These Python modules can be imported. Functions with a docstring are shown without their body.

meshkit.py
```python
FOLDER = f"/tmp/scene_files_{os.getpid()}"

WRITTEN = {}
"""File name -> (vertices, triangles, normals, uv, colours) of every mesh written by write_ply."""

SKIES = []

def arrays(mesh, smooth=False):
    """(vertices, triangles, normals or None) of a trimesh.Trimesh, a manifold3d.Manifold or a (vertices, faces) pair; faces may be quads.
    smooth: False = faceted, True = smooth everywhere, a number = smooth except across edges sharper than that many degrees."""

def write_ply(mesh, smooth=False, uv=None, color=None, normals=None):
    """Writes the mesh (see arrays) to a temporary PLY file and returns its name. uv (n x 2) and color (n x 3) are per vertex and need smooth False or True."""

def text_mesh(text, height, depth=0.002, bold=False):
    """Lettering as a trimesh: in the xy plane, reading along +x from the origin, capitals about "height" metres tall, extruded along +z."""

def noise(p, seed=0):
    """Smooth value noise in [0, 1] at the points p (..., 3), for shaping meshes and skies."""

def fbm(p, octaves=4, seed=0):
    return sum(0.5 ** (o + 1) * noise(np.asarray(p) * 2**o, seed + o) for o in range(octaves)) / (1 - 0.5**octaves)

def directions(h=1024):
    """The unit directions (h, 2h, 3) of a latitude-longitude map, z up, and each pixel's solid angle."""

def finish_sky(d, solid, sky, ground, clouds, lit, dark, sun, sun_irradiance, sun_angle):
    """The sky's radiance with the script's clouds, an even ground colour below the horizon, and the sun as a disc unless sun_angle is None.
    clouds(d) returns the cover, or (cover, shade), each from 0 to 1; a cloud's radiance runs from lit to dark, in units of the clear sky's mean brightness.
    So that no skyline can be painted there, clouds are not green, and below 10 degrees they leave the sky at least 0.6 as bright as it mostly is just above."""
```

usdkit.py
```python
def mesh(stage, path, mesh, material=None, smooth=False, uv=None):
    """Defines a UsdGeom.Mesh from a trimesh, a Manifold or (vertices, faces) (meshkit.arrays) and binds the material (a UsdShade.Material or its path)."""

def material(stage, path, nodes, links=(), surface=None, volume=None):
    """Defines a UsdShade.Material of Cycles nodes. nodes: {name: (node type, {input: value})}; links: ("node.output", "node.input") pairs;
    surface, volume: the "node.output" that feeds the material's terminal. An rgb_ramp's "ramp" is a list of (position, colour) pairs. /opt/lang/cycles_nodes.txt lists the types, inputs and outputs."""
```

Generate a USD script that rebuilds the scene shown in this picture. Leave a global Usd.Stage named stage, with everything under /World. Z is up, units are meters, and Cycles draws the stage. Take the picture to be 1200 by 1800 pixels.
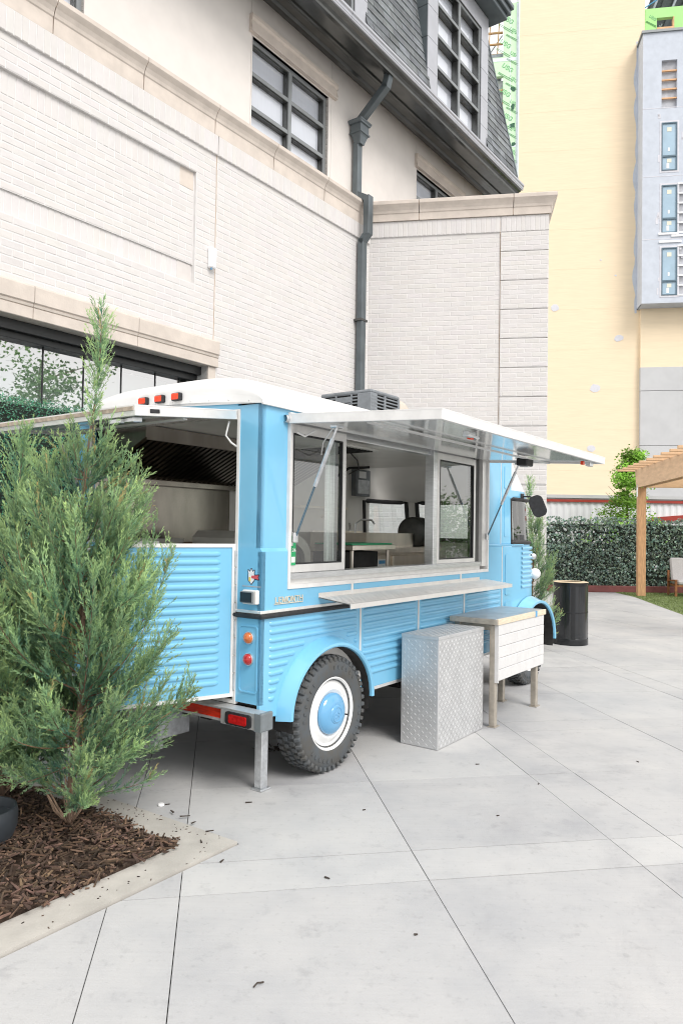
import math, random
import numpy as np, trimesh, usdkit, meshkit
from shapely.geometry import Polygon, box as sbox, LineString, Point
from shapely.ops import unary_union
from pxr import Usd, UsdGeom, UsdLux, UsdShade, Gf, Sdf, Vt

stage = Usd.Stage.CreateInMemory()
UsdGeom.SetStageUpAxis(stage, UsdGeom.Tokens.z)
UsdGeom.SetStageMetersPerUnit(stage, 1.0)
UsdGeom.Xform.Define(stage, '/World'); UsdGeom.Scope.Define(stage, '/World/Looks')
rnd = random.Random(7); rng = np.random.default_rng(7)

# ------------------------------------------------------------------ camera, sky, sun, exposure
EXPOSURE = 0.75
PITCH, ROLL = 2.4294e-2, 1.5469e-2
cam = UsdGeom.Camera.Define(stage, '/World/camera')
cam.CreateHorizontalApertureAttr(24.0); cam.CreateVerticalApertureAttr(36.0)
cam.CreateFocalLengthAttr(24.0 * 1286.3 / 1200)
cam.CreateClippingRangeAttr(Gf.Vec2f(0.05, 2000))
cam.CreateExposureAttr(EXPOSURE)
cam.CreateFStopAttr(0.0)
_M = np.array([[1, 0, 0], [0, 0, -1], [0, 1, 0]], float)
_c, _s = math.cos(PITCH), math.sin(PITCH)
_Rx = np.array([[1, 0, 0], [0, _c, _s], [0, -_s, _c]])
_c, _s = math.cos(ROLL), math.sin(ROLL)
_Rz = np.array([[_c, -_s, 0], [_s, _c, 0], [0, 0, 1]])
_R = _Rz @ _Rx @ _M                       # world -> camera (x right, y down, z forward)
right, down, fwd = _R
m = Gf.Matrix4d(*[float(q) for q in (*right, 0, *(-down), 0, *(-fwd), 0, 0, 0, 1.5, 1)])
UsdGeom.Xformable(cam).AddTransformOp().Set(m)

SUN = np.array([0.40, -0.60, 0.80]); SUN /= np.linalg.norm(SUN)
dome = UsdLux.DomeLight.Define(stage, '/World/sky')
dome.CreateIntensityAttr(1.0)
skym = usdkit.material(stage, '/World/Looks/sky_material', {
    "sky": ("sky_texture", {"sky_type": "single_scattering", "sun_disc": False, "sun_elevation": float(math.asin(SUN[2])),
                             "sun_rotation": float(math.atan2(SUN[0], SUN[1]))}),
    "tc": ("texture_coordinate", {}),
    "n": ("noise_texture", {"scale": 2.2, "detail": 5.0, "roughness": 0.55}),
    "r": ("rgb_ramp", {"ramp": [(0.0, (0.72,) * 3), (0.42, (0.80,) * 3), (0.62, (0.97,) * 3), (1.0, (1.0,) * 3)]}),
    "mx": ("mix", {"color2": (8.95, 8.75, 8.6)}),
    "bg": ("background_shader", {"strength": 0.10})},
    [("tc.generated", "n.vector"), ("n.fac", "r.fac"), ("r.color", "mx.fac"), ("sky.color", "mx.color1"), ("mx.color", "bg.color")], surface="bg.background")
UsdShade.MaterialBindingAPI.Apply(dome.GetPrim()).Bind(skym)
for k, v in (('label', 'bright pale sky with thin even cloud over the courtyard'), ('category', 'sky'), ('kind', 'structure')):
    dome.GetPrim().SetCustomDataByKey(k, v)
sun = UsdLux.DistantLight.Define(stage, '/World/sun')
sun.CreateIntensityAttr(0.42); sun.CreateAngleAttr(28.0); sun.CreateNormalizeAttr(True); sun.CreateColorAttr(Gf.Vec3f(1.0, 0.965, 0.925))
_z = SUN; _x = np.cross([0, 0, 1], _z); _x /= np.linalg.norm(_x); _y = np.cross(_z, _x)
UsdGeom.Xformable(sun).AddTransformOp().Set(Gf.Matrix4d(*[float(q) for q in (*_x, 0, *_y, 0, *_z, 0, 0, 0, 20, 1)]))

# ------------------------------------------------------------------ frames
YAW_A, YAW_B = 6.25396e-1, 1.6046e-1
T = np.array([math.sin(YAW_A), math.cos(YAW_A), 0]); N = np.array([math.cos(YAW_A), -math.sin(YAW_A), 0])
BX = np.array([math.cos(YAW_B), -math.sin(YAW_B), 0]); BY = np.array([math.sin(YAW_B), math.cos(YAW_B), 0])
OA = np.array([-0.086, 4.493, 0.0]); OB = np.array([2.79, 10.0, 0.0]); OF = np.array([11.0, 36.0, 0.0])
FR = {'W': (np.zeros(3), np.array([1., 0, 0]), np.array([0, 1., 0]), 0.0, False),
      'A': (OA, T, N, 90 - math.degrees(YAW_A), True),          # along the truck, outward to its right, up
      'B': (OB, BX, BY, -math.degrees(YAW_B), False),
      'F': (OF, BX, BY, -math.degrees(YAW_B), False)}

def world(fr, p):
    o, ex, ey, _, _ = FR[fr]
    p = np.asarray(p, float)
    return o + p[..., :1] * ex + p[..., 1:2] * ey + p[..., 2:3] * np.array([0, 0, 1.])

def toA(w):
    d = np.asarray(w, float) - OA
    return np.array([d @ T, d @ N, d[2]])

# ------------------------------------------------------------------ mesh builder
_pat = np.array([[x, y, z] for x in (-1, 1) for y in (-1, 1) for z in (-1, 1)], float)
def _chamfer_pattern():
    pts, src = [], []
    for p in _pat:
        for k in range(3):
            q = p * 1.0; w = np.ones(3); w[k] = 0
            pts.append(p); src.append(w)
    P, Wt = np.array(pts), np.array(src)
    h = trimesh.convex.convex_hull(P * 1.0 - P * Wt * 0.2)
    V = P - P * Wt * 0.2
    idx = [int(np.argmin(((V - v) ** 2).sum(1))) for v in h.vertices]
    return P, Wt, np.array([[idx[a] for a in f] for f in h.faces])
_CP, _CW, _CF = _chamfer_pattern()
_BF = np.array([[0, 1, 3], [0, 3, 2], [4, 6, 7], [4, 7, 5], [0, 4, 5], [0, 5, 1], [2, 3, 7], [2, 7, 6], [0, 2, 6], [0, 6, 4], [1, 5, 7], [1, 7, 3]])

class MB:
    def __init__(s): s.v, s.f, s.n, s.t = [], [], 0, []
    def add(s, V, F, tint=None):
        V = np.asarray(V, float); F = np.asarray(F, int)
        if F.shape[1] == 4: F = np.vstack([F[:, [0, 1, 2]], F[:, [0, 2, 3]]])
        s.v.append(V); s.f.append(F + s.n); s.n += len(V)
        s.t.append(np.broadcast_to(np.asarray((1, 1, 1) if tint is None else tint, float), (len(V), 3)))
        return s
    def box(s, x0, x1, y0, y1, z0, z1, c=0.0, tint=None):
        ce = np.array([(x0 + x1) / 2, (y0 + y1) / 2, (z0 + z1) / 2]); h = np.abs([x1 - x0, y1 - y0, z1 - z0]) / 2
        if c > 0: return s.add(ce + _CP * h - _CP * _CW * min(c, h.min() * .9), _CF, tint)
        return s.add(ce + _pat * h, _BF, tint)
    def obox(s, ce, ax, ay, az, c=0.0, tint=None):
        """box by centre and half-axis vectors"""
        ax, ay, az = (np.asarray(q, float) for q in (ax, ay, az))
        h = np.array([np.linalg.norm(q) for q in (ax, ay, az)]); B = np.array([ax / h[0], ay / h[1], az / h[2]])
        L = _CP * h - _CP * _CW * min(c, h.min() * .9) if c > 0 else _pat * h
        F = _CF if c > 0 else _BF
        if np.linalg.det(B) < 0: F = F[:, ::-1]
        return s.add(np.asarray(ce, float) + L @ B, F, tint)
    def beam(s, p0, p1, w, h, up=(0, 0, 1), c=0.0, tint=None):
        p0, p1 = np.asarray(p0, float), np.asarray(p1, float); d = p1 - p0; L = np.linalg.norm(d); d /= L
        u = np.asarray(up, float); r = np.cross(d, u); r /= np.linalg.norm(r); u = np.cross(r, d)
        return s.obox((p0 + p1) / 2, d * L / 2, r * w / 2, u * h / 2, c, tint)
    def tube(s, pts, r, k=8, tint=None, cap=True):
        V, F = tube(pts, r, k, cap); return s.add(V, F, tint)
    def lathe(s, prof, o=(0, 0, 0), axis=(0, 0, 1), k=24, tint=None, a0=0.0, a1=2 * math.pi):
        o, w = np.asarray(o, float), np.asarray(axis, float); w = w / np.linalg.norm(w)
        u = np.cross(w, [0, 0, 1.] if abs(w[2]) < .9 else [1., 0, 0]); u /= np.linalg.norm(u); v = np.cross(w, u)
        full = abs(a1 - a0 - 2 * math.pi) < 1e-6; kk = k if full else k + 1
        an = a0 + (a1 - a0) * np.arange(kk) / k
        ring = np.cos(an)[:, None] * u + np.sin(an)[:, None] * v
        V = np.concatenate([o + w * h + ring * max(r, 1e-5) for r, h in prof])
        F = []
        for i in range(len(prof) - 1):
            for j in range(k):
                a, b = i * kk + j, i * kk + (j + 1) % kk
                F.append([a, b, b + kk, a + kk])
        return s.add(V, np.array(F), tint)
    def poly(s, pg, fn, d, tint=None):
        """shapely polygon extruded by d; fn maps (a, b, h) columns to xyz"""
        for g in getattr(pg, 'geoms', [pg]):
            if g.is_empty or g.area < 1e-8 or g.geom_type != 'Polygon': continue
            e = trimesh.creation.extrude_polygon(g, d, engine='earcut')
            V = np.asarray(e.vertices); X = np.stack(fn(V[:, 0], V[:, 1], V[:, 2]), 1)
            F = np.asarray(e.faces)
            s.add(X, F, tint)
        return s
    def poly_y(s, pg, y0, y1, tint=None): return s.poly(pg, lambda a, b, h: (a, y1 - h, b), y1 - y0, tint)   # polygon in (x, z)
    def poly_x(s, pg, x0, x1, tint=None): return s.poly(pg, lambda a, b, h: (x0 + h, a, b), x1 - x0, tint)   # polygon in (y, z)
    def poly_z(s, pg, z0, z1, tint=None): return s.poly(pg, lambda a, b, h: (a, b, z0 + h), z1 - z0, tint)
    def loft(s, rings, closed=True, cap=True, tint=None):
        R = [np.asarray(r, float) for r in rings]; k = len(R[0]); V = np.concatenate(R); F = []
        for i in range(len(R) - 1):
            for j in range(k if closed else k - 1):
                a, b = i * k + j, i * k + (j + 1) % k
                F.append([a, b, b + k, a + k])
        F = np.array(F); s.add(V, F, tint)
        if cap and closed:
            for r, flip in ((R[0], True), (R[-1], False)):
                c = r.mean(0); VV = np.vstack([r, c]); FF = np.array([[j, (j + 1) % k, k] for j in range(k)])
                s.add(VV, FF[:, ::-1] if flip else FF, tint)
        return s
    def mesh(s): return np.concatenate(s.v), np.concatenate(s.f), np.concatenate(s.t)

def sheet(a, b, n, c, d): return MB().add([(a, n, c), (b, n, c), (b, n, d), (a, n, d)], [[3, 2, 1, 0]])
def tube(pts, r, k=8, cap=True):
    p = np.asarray(pts, float); t = np.gradient(p, axis=0); t /= np.linalg.norm(t, axis=1, keepdims=True) + 1e-12
    a = np.cross(t, np.where(np.abs(t[:, 2:]) < .9, [0, 0, 1.], [1., 0, 0])); a /= np.linalg.norm(a, axis=1, keepdims=True) + 1e-12
    b = np.cross(t, a); an = np.arange(k) * 2 * np.pi / k
    rr = np.broadcast_to(r, (len(p),))
    V = (p[:, None] + rr[:, None, None] * (np.cos(an)[None, :, None] * a[:, None] + np.sin(an)[None, :, None] * b[:, None])).reshape(-1, 3)
    i, j = np.meshgrid(np.arange(len(p) - 1), np.arange(k), indexing='ij')
    q = np.stack([i * k + j, i * k + (j + 1) % k, (i + 1) * k + (j + 1) % k, (i + 1) * k + j], -1).reshape(-1, 4)
    F = np.vstack([q[:, [0, 1, 2]], q[:, [0, 2, 3]]])
    if cap:
        n = len(V); V = np.vstack([V, p[0], p[-1]]); e = (len(p) - 1) * k
        F = np.vstack([F, [[(j + 1) % k, j, n] for j in range(k)], [[e + j, e + (j + 1) % k, n + 1] for j in range(k)]])
    return V, F

_names = {}
def numbered(path):
    c = _names.get(path, -1) + 1; _names[path] = c
    return path if c == 0 else f'{path}_{c:03d}'
def data(p, label=None, cat=None, group=None, kind=None):
    for k, v in (('label', label), ('category', cat), ('group', group), ('kind', kind)):
        if v: p.SetCustomDataByKey(k, v)
    return p

class Thing:
    """an Xform under /World at the thing's base, axes along its frame; shapes are given in frame coordinates"""
    def __init__(s, name, label, cat, fr='W', base=(0, 0, 0), group=None, kind=None):
        s.fr, s.base = fr, np.asarray(base, float)
        s.path = numbered('/World/' + name)
        x = UsdGeom.Xform.Define(stage, s.path)
        x.AddTranslateOp().Set(Gf.Vec3d(*[float(q) for q in world(fr, s.base)])); x.AddRotateZOp().Set(FR[fr][3])
        s.prim = data(x.GetPrim(), label, cat, group, kind)
    def part(s, name, mb, mat, smooth=False, label=None, kind=None, parent=None, tint=False):
        V, F, C = mb.mesh()
        V = V - s.base
        if FR[s.fr][4]: V = V * np.array([1, -1, 1.]); F = F[:, ::-1]
        path = numbered((parent or s.path) + '/' + name)
        p = usdkit.mesh(stage, path, (V, F), mat, smooth=False if tint else smooth)
        if tint: UsdGeom.PrimvarsAPI(p).CreatePrimvar('tint', Sdf.ValueTypeNames.Color3fArray, 'vertex').Set(Vt.Vec3fArray.FromNumpy(C.astype(np.float32)))
        data(p.GetPrim(), label, kind=kind)
        return path
def single(name, mb, mat, label, cat, fr='W', base=(0, 0, 0), group=None, kind=None, smooth=False, tint=False):
    """a thing that is one mesh"""
    V, F, C = mb.mesh(); V = V - np.asarray(base, float)
    if FR[fr][4]: V = V * np.array([1, -1, 1.]); F = F[:, ::-1]
    path = numbered('/World/' + name)
    p = usdkit.mesh(stage, path, (V, F), mat, smooth=False if tint else smooth)
    x = UsdGeom.Xformable(p); x.AddTranslateOp().Set(Gf.Vec3d(*[float(q) for q in world(fr, np.asarray(base, float))])); x.AddRotateZOp().Set(FR[fr][3])
    if tint: UsdGeom.PrimvarsAPI(p).CreatePrimvar('tint', Sdf.ValueTypeNames.Color3fArray, 'vertex').Set(Vt.Vec3fArray.FromNumpy(C.astype(np.float32)))
    data(p.GetPrim(), label, cat, group, kind)
    return path

# ------------------------------------------------------------------ materials
def mat(name, col, rough=.5, metal=0., var=0., vscale=6., bump=0., bscale=60., spec=.5, coat=0., tint=False, stretch=None, var2=None, detail=4.):
    """principled with a noisy base colour (col*(1-var)..col*(1+var)), optional bump"""
    n = {"p": ("principled_bsdf", {"roughness": rough, "metallic": metal, "specular_ior_level": spec, "coat_weight": coat, "coat_roughness": .08}),
         "g": ("geometry", {})}
    L = []
    src = "g.position"
    if stretch:
        n["mp"] = ("mapping", {"scale": stretch, "mapping_type": "point"}); L += [("g.position", "mp.vector")]; src = "mp.vector"
    c = np.array(col)
    if var > 0:
        lo, hi = np.clip(c * (1 - var), 0, 1), np.clip(c * (1 + var), 0, 1)
        if var2 is not None: lo = np.array(var2)
        n["n1"] = ("noise_texture", {"scale": vscale, "detail": detail, "roughness": .6})
        n["r1"] = ("rgb_ramp", {"ramp": [(0., lo), (.35, lo), (.65, hi), (1., hi)]})
        L += [(src, "n1.vector"), ("n1.fac", "r1.fac")]; out = "r1.color"
    else: out = None
    if tint:
        n["at"] = ("attribute", {"attribute": "tint"})
        n["mu"] = ("mix", {"mix_type": "multiply", "fac": 1.0, "color1": c})
        if out: L += [(out, "mu.color1")]
        L += [("at.color", "mu.color2")]; out = "mu.color"
    if out: L += [(out, "p.base_color")]
    else: n["p"][1]["base_color"] = tuple(c)
    if bump > 0:
        n["n2"] = ("noise_texture", {"scale": bscale, "detail": 3.0}); n["b"] = ("bump", {"strength": 1.0, "distance": bump})
        L += [(src, "n2.vector"), ("n2.fac", "b.height"), ("b.normal", "p.normal")]
    return usdkit.material(stage, '/World/Looks/' + name, n, L, surface="p.bsdf")
def pane_mat(name, reflect=.9, tintc=(1, 1, 1), base=.06):
    return usdkit.material(stage, '/World/Looks/' + name, {
        "t": ("transparent_bsdf", {"color": tintc}), "gl": ("glossy_bsdf", {"roughness": .01, "color": (reflect,) * 3}),
        "f": ("layer_weight", {"blend": .5}), "pw": ("math", {"math_type": "power", "value2": 4.5}), "ma": ("math", {"math_type": "multiply_add", "value2": 1 - base, "value3": base}), "mx": ("mix_closure", {})},
        [("f.facing", "pw.value1"), ("pw.value", "ma.value1"), ("ma.value", "mx.fac"), ("t.bsdf", "mx.closure1"), ("gl.bsdf", "mx.closure2")], surface="mx.closure")
def leaf_mat(name, col, trans=.35, rough=.55, spec=.3, var=.25):
    return usdkit.material(stage, '/World/Looks/' + name, {
        "at": ("attribute", {"attribute": "tint"}), "mu": ("mix", {"mix_type": "multiply", "fac": 1., "color1": col}),
        "p": ("principled_bsdf", {"roughness": rough, "specular_ior_level": spec}), "tr": ("translucent_bsdf", {}), "mx": ("mix_closure", {"fac": trans})},
        [("at.color", "mu.color2"), ("mu.color", "p.base_color"), ("mu.color", "tr.color"), ("p.bsdf", "mx.closure1"), ("tr.bsdf", "mx.closure2")], surface="mx.closure")

M = {}
M['blue'] = mat('sky_blue_paint', (.185, .49, .715), .27, var=.035, vscale=2.2, bump=.0016, bscale=3.2, coat=.5)
M['roof_white'] = mat('white_roof_paint', (.73, .73, .72), .35, var=.04, vscale=4, bump=.0006, bscale=5)
M['white_trim'] = mat('white_trim', (.71, .70, .685), .4, var=.06, vscale=9)
M['alu'] = mat('brushed_aluminium', (.72, .73, .74), .32, 1., var=.08, vscale=14, stretch=(1, 1, 8))
M['alu_pale'] = mat('pale_aluminium', (.80, .79, .77), .42, .55, var=.05, vscale=11)
M['steel'] = mat('stainless_steel', (.84, .765, .67), .36, 1., var=.10, vscale=5, stretch=(1, 1, .3), bump=.0006, bscale=3)
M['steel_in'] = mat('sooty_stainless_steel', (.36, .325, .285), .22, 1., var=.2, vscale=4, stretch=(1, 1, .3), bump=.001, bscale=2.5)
M['galv'] = mat('galvanised_steel', (.62, .64, .66), .42, .85, var=.16, vscale=22)
M['tread_plate'] = mat('tread_plate', (.56, .565, .57), .46, .6, var=.06, vscale=9)
M['black'] = mat('black_rubber', (.018, .018, .02), .55, var=.3, vscale=30)
M['tyre'] = mat('tyre_rubber', (.058, .066, .073), .7, var=.35, vscale=12, bump=.0008, bscale=120, var2=(.08, .078, .072))
M['black_gloss'] = mat('black_gloss', (.012, .013, .015), .16, var=.2, vscale=8)
M['dark_metal'] = mat('dark_bronze_metal', (.11, .112, .108), .22, .8, var=.12, vscale=4, spec=.6)
M['gutter'] = mat('gutter_metal', (.105, .125, .135), .34, .3, var=.12, vscale=4)
M['frame_grey'] = mat('window_frame_grey', (.24, .255, .26), .4, .3, var=.06, vscale=5)
M['panel_grey'] = mat('dormer_panel_grey', (.42, .43, .46), .45, .2, var=.05, vscale=3)
M['dark_in'] = mat('dark_underbody', (.022, .021, .02), .8, var=.4, vscale=8)
M['inner_white'] = mat('interior_white_panel', (.74, .725, .69), .35, var=.05, vscale=3)
M['brick'] = mat('painted_brick', (.607, .588, .577), .62, var=.022, vscale=7, bump=.0012, bscale=55, tint=True)
M['mortar'] = mat('painted_mortar', (.665, .65, .638), .8, var=.05, vscale=9, bump=.001, bscale=90)
M['stone'] = mat('cast_stone', (.58, .515, .455), .7, var=.08, vscale=5, bump=.0012, bscale=70)
M['stone_joint'] = mat('sealant_joint', (.50, .40, .32), .8, var=.1, vscale=20)
M['stucco'] = mat('cream_stucco', (.70, .66, .622), .85, var=.025, vscale=4, bump=.0015, bscale=160)
M['shingle'] = mat('slate_shingle', (.145, .158, .165), .75, var=.22, vscale=9, bump=.002, bscale=60, tint=True)
M['curtain'] = mat('white_curtain', (.66, .695, .76), .8, var=.03, vscale=9, stretch=(9, 9, .4))
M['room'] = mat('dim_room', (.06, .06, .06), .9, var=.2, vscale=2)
M['pane'] = pane_mat('clear_pane', .95, (.74, .79, .79), .12)
M['pane_up'] = pane_mat('upstairs_pane', .95, (1., 1., 1.), .12)
M['pane_shop'] = pane_mat('coated_shop_pane', .97, (.72, .80, .77), .55)
M['pane_dark'] = pane_mat('dusty_slider_pane', .92, (.80, .86, .82), .20)
M['mirror'] = mat('mirror_glass', (.75, .8, .8), .03, 1.)
M['red_glass'] = mat('red_lens', (.42, .012, .012), .14, var=.25, vscale=60, coat=.6)
M['amber_glass'] = mat('amber_lens', (.55, .14, .03), .14, var=.25, vscale=60, coat=.6)
M['marker_red'] = mat('orange_red_lens', (.75, .055, .012), .25, var=.1, vscale=40)
M['reflector'] = mat('red_reflective_panel', (.62, .035, .012), .35, var=.28, vscale=9, stretch=(1, 1, 9))
M['green'] = mat('green_sticker', (.02, .36, .13), .4, var=.05)
M['green_board'] = mat('green_cutting_board', (.04, .33, .15), .55, var=.08)
M['ink'] = mat('white_print', (.82, .82, .82), .5)
M['letter'] = mat('cream_letter', (.66, .60, .48), .4, .2, var=.1, vscale=30)
M['navy'] = mat('navy_ink', (.03, .03, .06), .5)
M['red_ink'] = mat('red_ink', (.62, .09, .10), .5)
M['yellow_ink'] = mat('yellow_ink', (.75, .55, .12), .5)
M['grey_plastic'] = mat('grey_plastic', (.16, .18, .19), .45, var=.1, vscale=30)
M['ac_grey'] = mat('weathered_grey_plastic', (.17, .185, .20), .5, var=.15, vscale=12)
M['ac_shell'] = mat('beige_shell', (.52, .46, .39), .5, var=.06, vscale=6)
M['rim_white'] = mat('white_rim_paint', (.80, .80, .79), .25, var=.04, vscale=9, coat=.4)
M['cap_blue'] = mat('hubcap_blue_paint', (.13, .36, .60), .18, var=.04, vscale=5, coat=.7)
M['pan'] = mat('blued_steel_pan', (.10, .10, .095), .4, .8, var=.2, vscale=9)
M['wood_box'] = mat('brown_wood', (.22, .13, .07), .7, var=.25, vscale=12, stretch=(1, 1, 6))
M['oven'] = mat('oven_shell', (.42, .40, .36), .5, .3, var=.1)
M['slab'] = None
M['kerb'] = mat('kerb_concrete', (.42, .40, .365), .85, var=.10, vscale=5, bump=.0012, bscale=110)
M['earth'] = mat('joint_soil', (.10, .095, .09), .95, var=.3, vscale=20)
M['asphalt'] = mat('distant_ground', (.20, .20, .20), .9, var=.15, vscale=2)
M['mulch'] = mat('bark_mulch', (.075, .048, .034), .9, var=.35, vscale=25, bump=.002, bscale=120, tint=True)
M['bark'] = mat('juniper_bark', (.16, .115, .085), .9, var=.35, vscale=40, bump=.003, bscale=90, stretch=(1, 1, .25), tint=True)
M['juniper'] = leaf_mat('juniper_foliage', (.235, .365, .225), .36, .6, .25)
M['boxwood'] = leaf_mat('boxwood_leaf', (.065, .23, .13), .15, .35, .5)
M['ivy'] = leaf_mat('ivy_leaf', (.17, .235, .18), .2, .32, .5)
M['maple'] = leaf_mat('maple_leaf', (.24, .43, .08), .45, .5, .3)
M['tree_leaf'] = leaf_mat('tree_leaf', (.16, .27, .11), .35, .5, .3)
M['cedar'] = mat('cedar_timber', (.52, .30, .155), .7, var=.22, vscale=9, stretch=(6, 6, .6), bump=.001, bscale=40)
M['cedar_beam'] = mat('cedar_beam_timber', (.60, .40, .24), .7, var=.10, vscale=3, stretch=(1, 1, 5), bump=.001, bscale=40)
M['teak'] = mat('teak_frame', (.25, .10, .035), .6, var=.25, vscale=14)
M['cushion'] = mat('grey_cushion', (.42, .41, .41), .95, var=.1, vscale=60, bump=.001, bscale=300)
M['maroon'] = mat('maroon_wall_paint', (.175, .055, .052), .7, var=.14, vscale=7, bump=.002, bscale=60)
M['fence_in'] = mat('dark_fence_core', (.02, .028, .022), .95, var=.4, vscale=9)
M['yellow'] = mat('yellow_air_barrier', (.80, .665, .475), .8, var=.025, vscale=2.5, stretch=(.4, .4, 3.), bump=.004, bscale=5)
M['bay'] = mat('blue_grey_air_barrier', (.52, .56, .625), .8, var=.05, vscale=3, bump=.003, bscale=7)
M['patch'] = mat('grey_white_filler', (.62, .62, .66), .85, var=.06, vscale=5)
M['sheath'] = mat('green_sheathing', (.58, .82, .54), .8, var=.05, vscale=1.2)
M['sheath_deep'] = mat('green_parapet_sheathing', (.38, .70, .26), .8, var=.05, vscale=1.2)
M['tape'] = mat('grey_joint_tape', (.70, .76, .78), .8, var=.06)
M['stencil'] = mat('dark_green_stencil', (.17, .43, .20), .8)
M['stencil_dark'] = mat('dark_smear', (.04, .12, .07), .8)
M['grey_clad'] = mat('grey_cladding', (.50, .505, .51), .7, var=.04, vscale=1.5)
M['film'] = mat('translucent_film', (.42, .43, .46), .35, var=.18, vscale=3)
M['lumber'] = mat('pine_lumber', (.66, .40, .22), .8, var=.12, vscale=5)
M['steel_deck'] = mat('grey_steel_deck', (.24, .27, .29), .5, .5, var=.12)
M['blue_film'] = mat('blue_protective_film', (.35, .48, .58), .3, var=.06, vscale=2)
M['frame_blue'] = mat('blue_grey_frame', (.085, .14, .18), .5, var=.06)
M['corrugated'] = mat('white_corrugated_metal', (.74, .75, .77), .45, var=.04, vscale=2)
M['red_rail'] = mat('red_trim_paint', (.33, .035, .022), .5, var=.1, vscale=3)
M['turf'] = mat('artificial_turf', (.17, .215, .085), .9, var=.2, vscale=9, bump=.008, bscale=180)
M['turf_blade'] = leaf_mat('turf_blade', (.20, .255, .10), .3, .6, .2)
M['paper'] = mat('pale_paper', (.72, .70, .58), .8)
M['tile'] = mat('white_face_tile', (.63, .625, .62), .5, var=.04, vscale=9, bump=.0015, bscale=60)
M['zinc'] = mat('zinc_table_top', (.52, .53, .54), .35, .8, var=.14, vscale=7)
M['pale_wood'] = mat('pale_wood_edge', (.68, .58, .44), .6, var=.12, vscale=14, stretch=(1, 1, 5))
M['leg_beige'] = mat('weathered_steel_leg', (.44, .40, .34), .5, .5, var=.15, vscale=14)
M['tan'] = mat('tan_plastic_lid', (.62, .49, .34), .5, var=.12, vscale=14)
M['chip'] = mat('fallen_bark', (.05, .038, .03), .9, var=.3, vscale=40)
M['pot'] = mat('dark_pot_glaze', (.035, .042, .05), .45, var=.15, vscale=9)
M['box_white'] = mat('white_plastic_box', (.86, .86, .87), .4, var=.02)
M['blue_tape'] = mat('blue_tape', (.10, .33, .58), .6)

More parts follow.
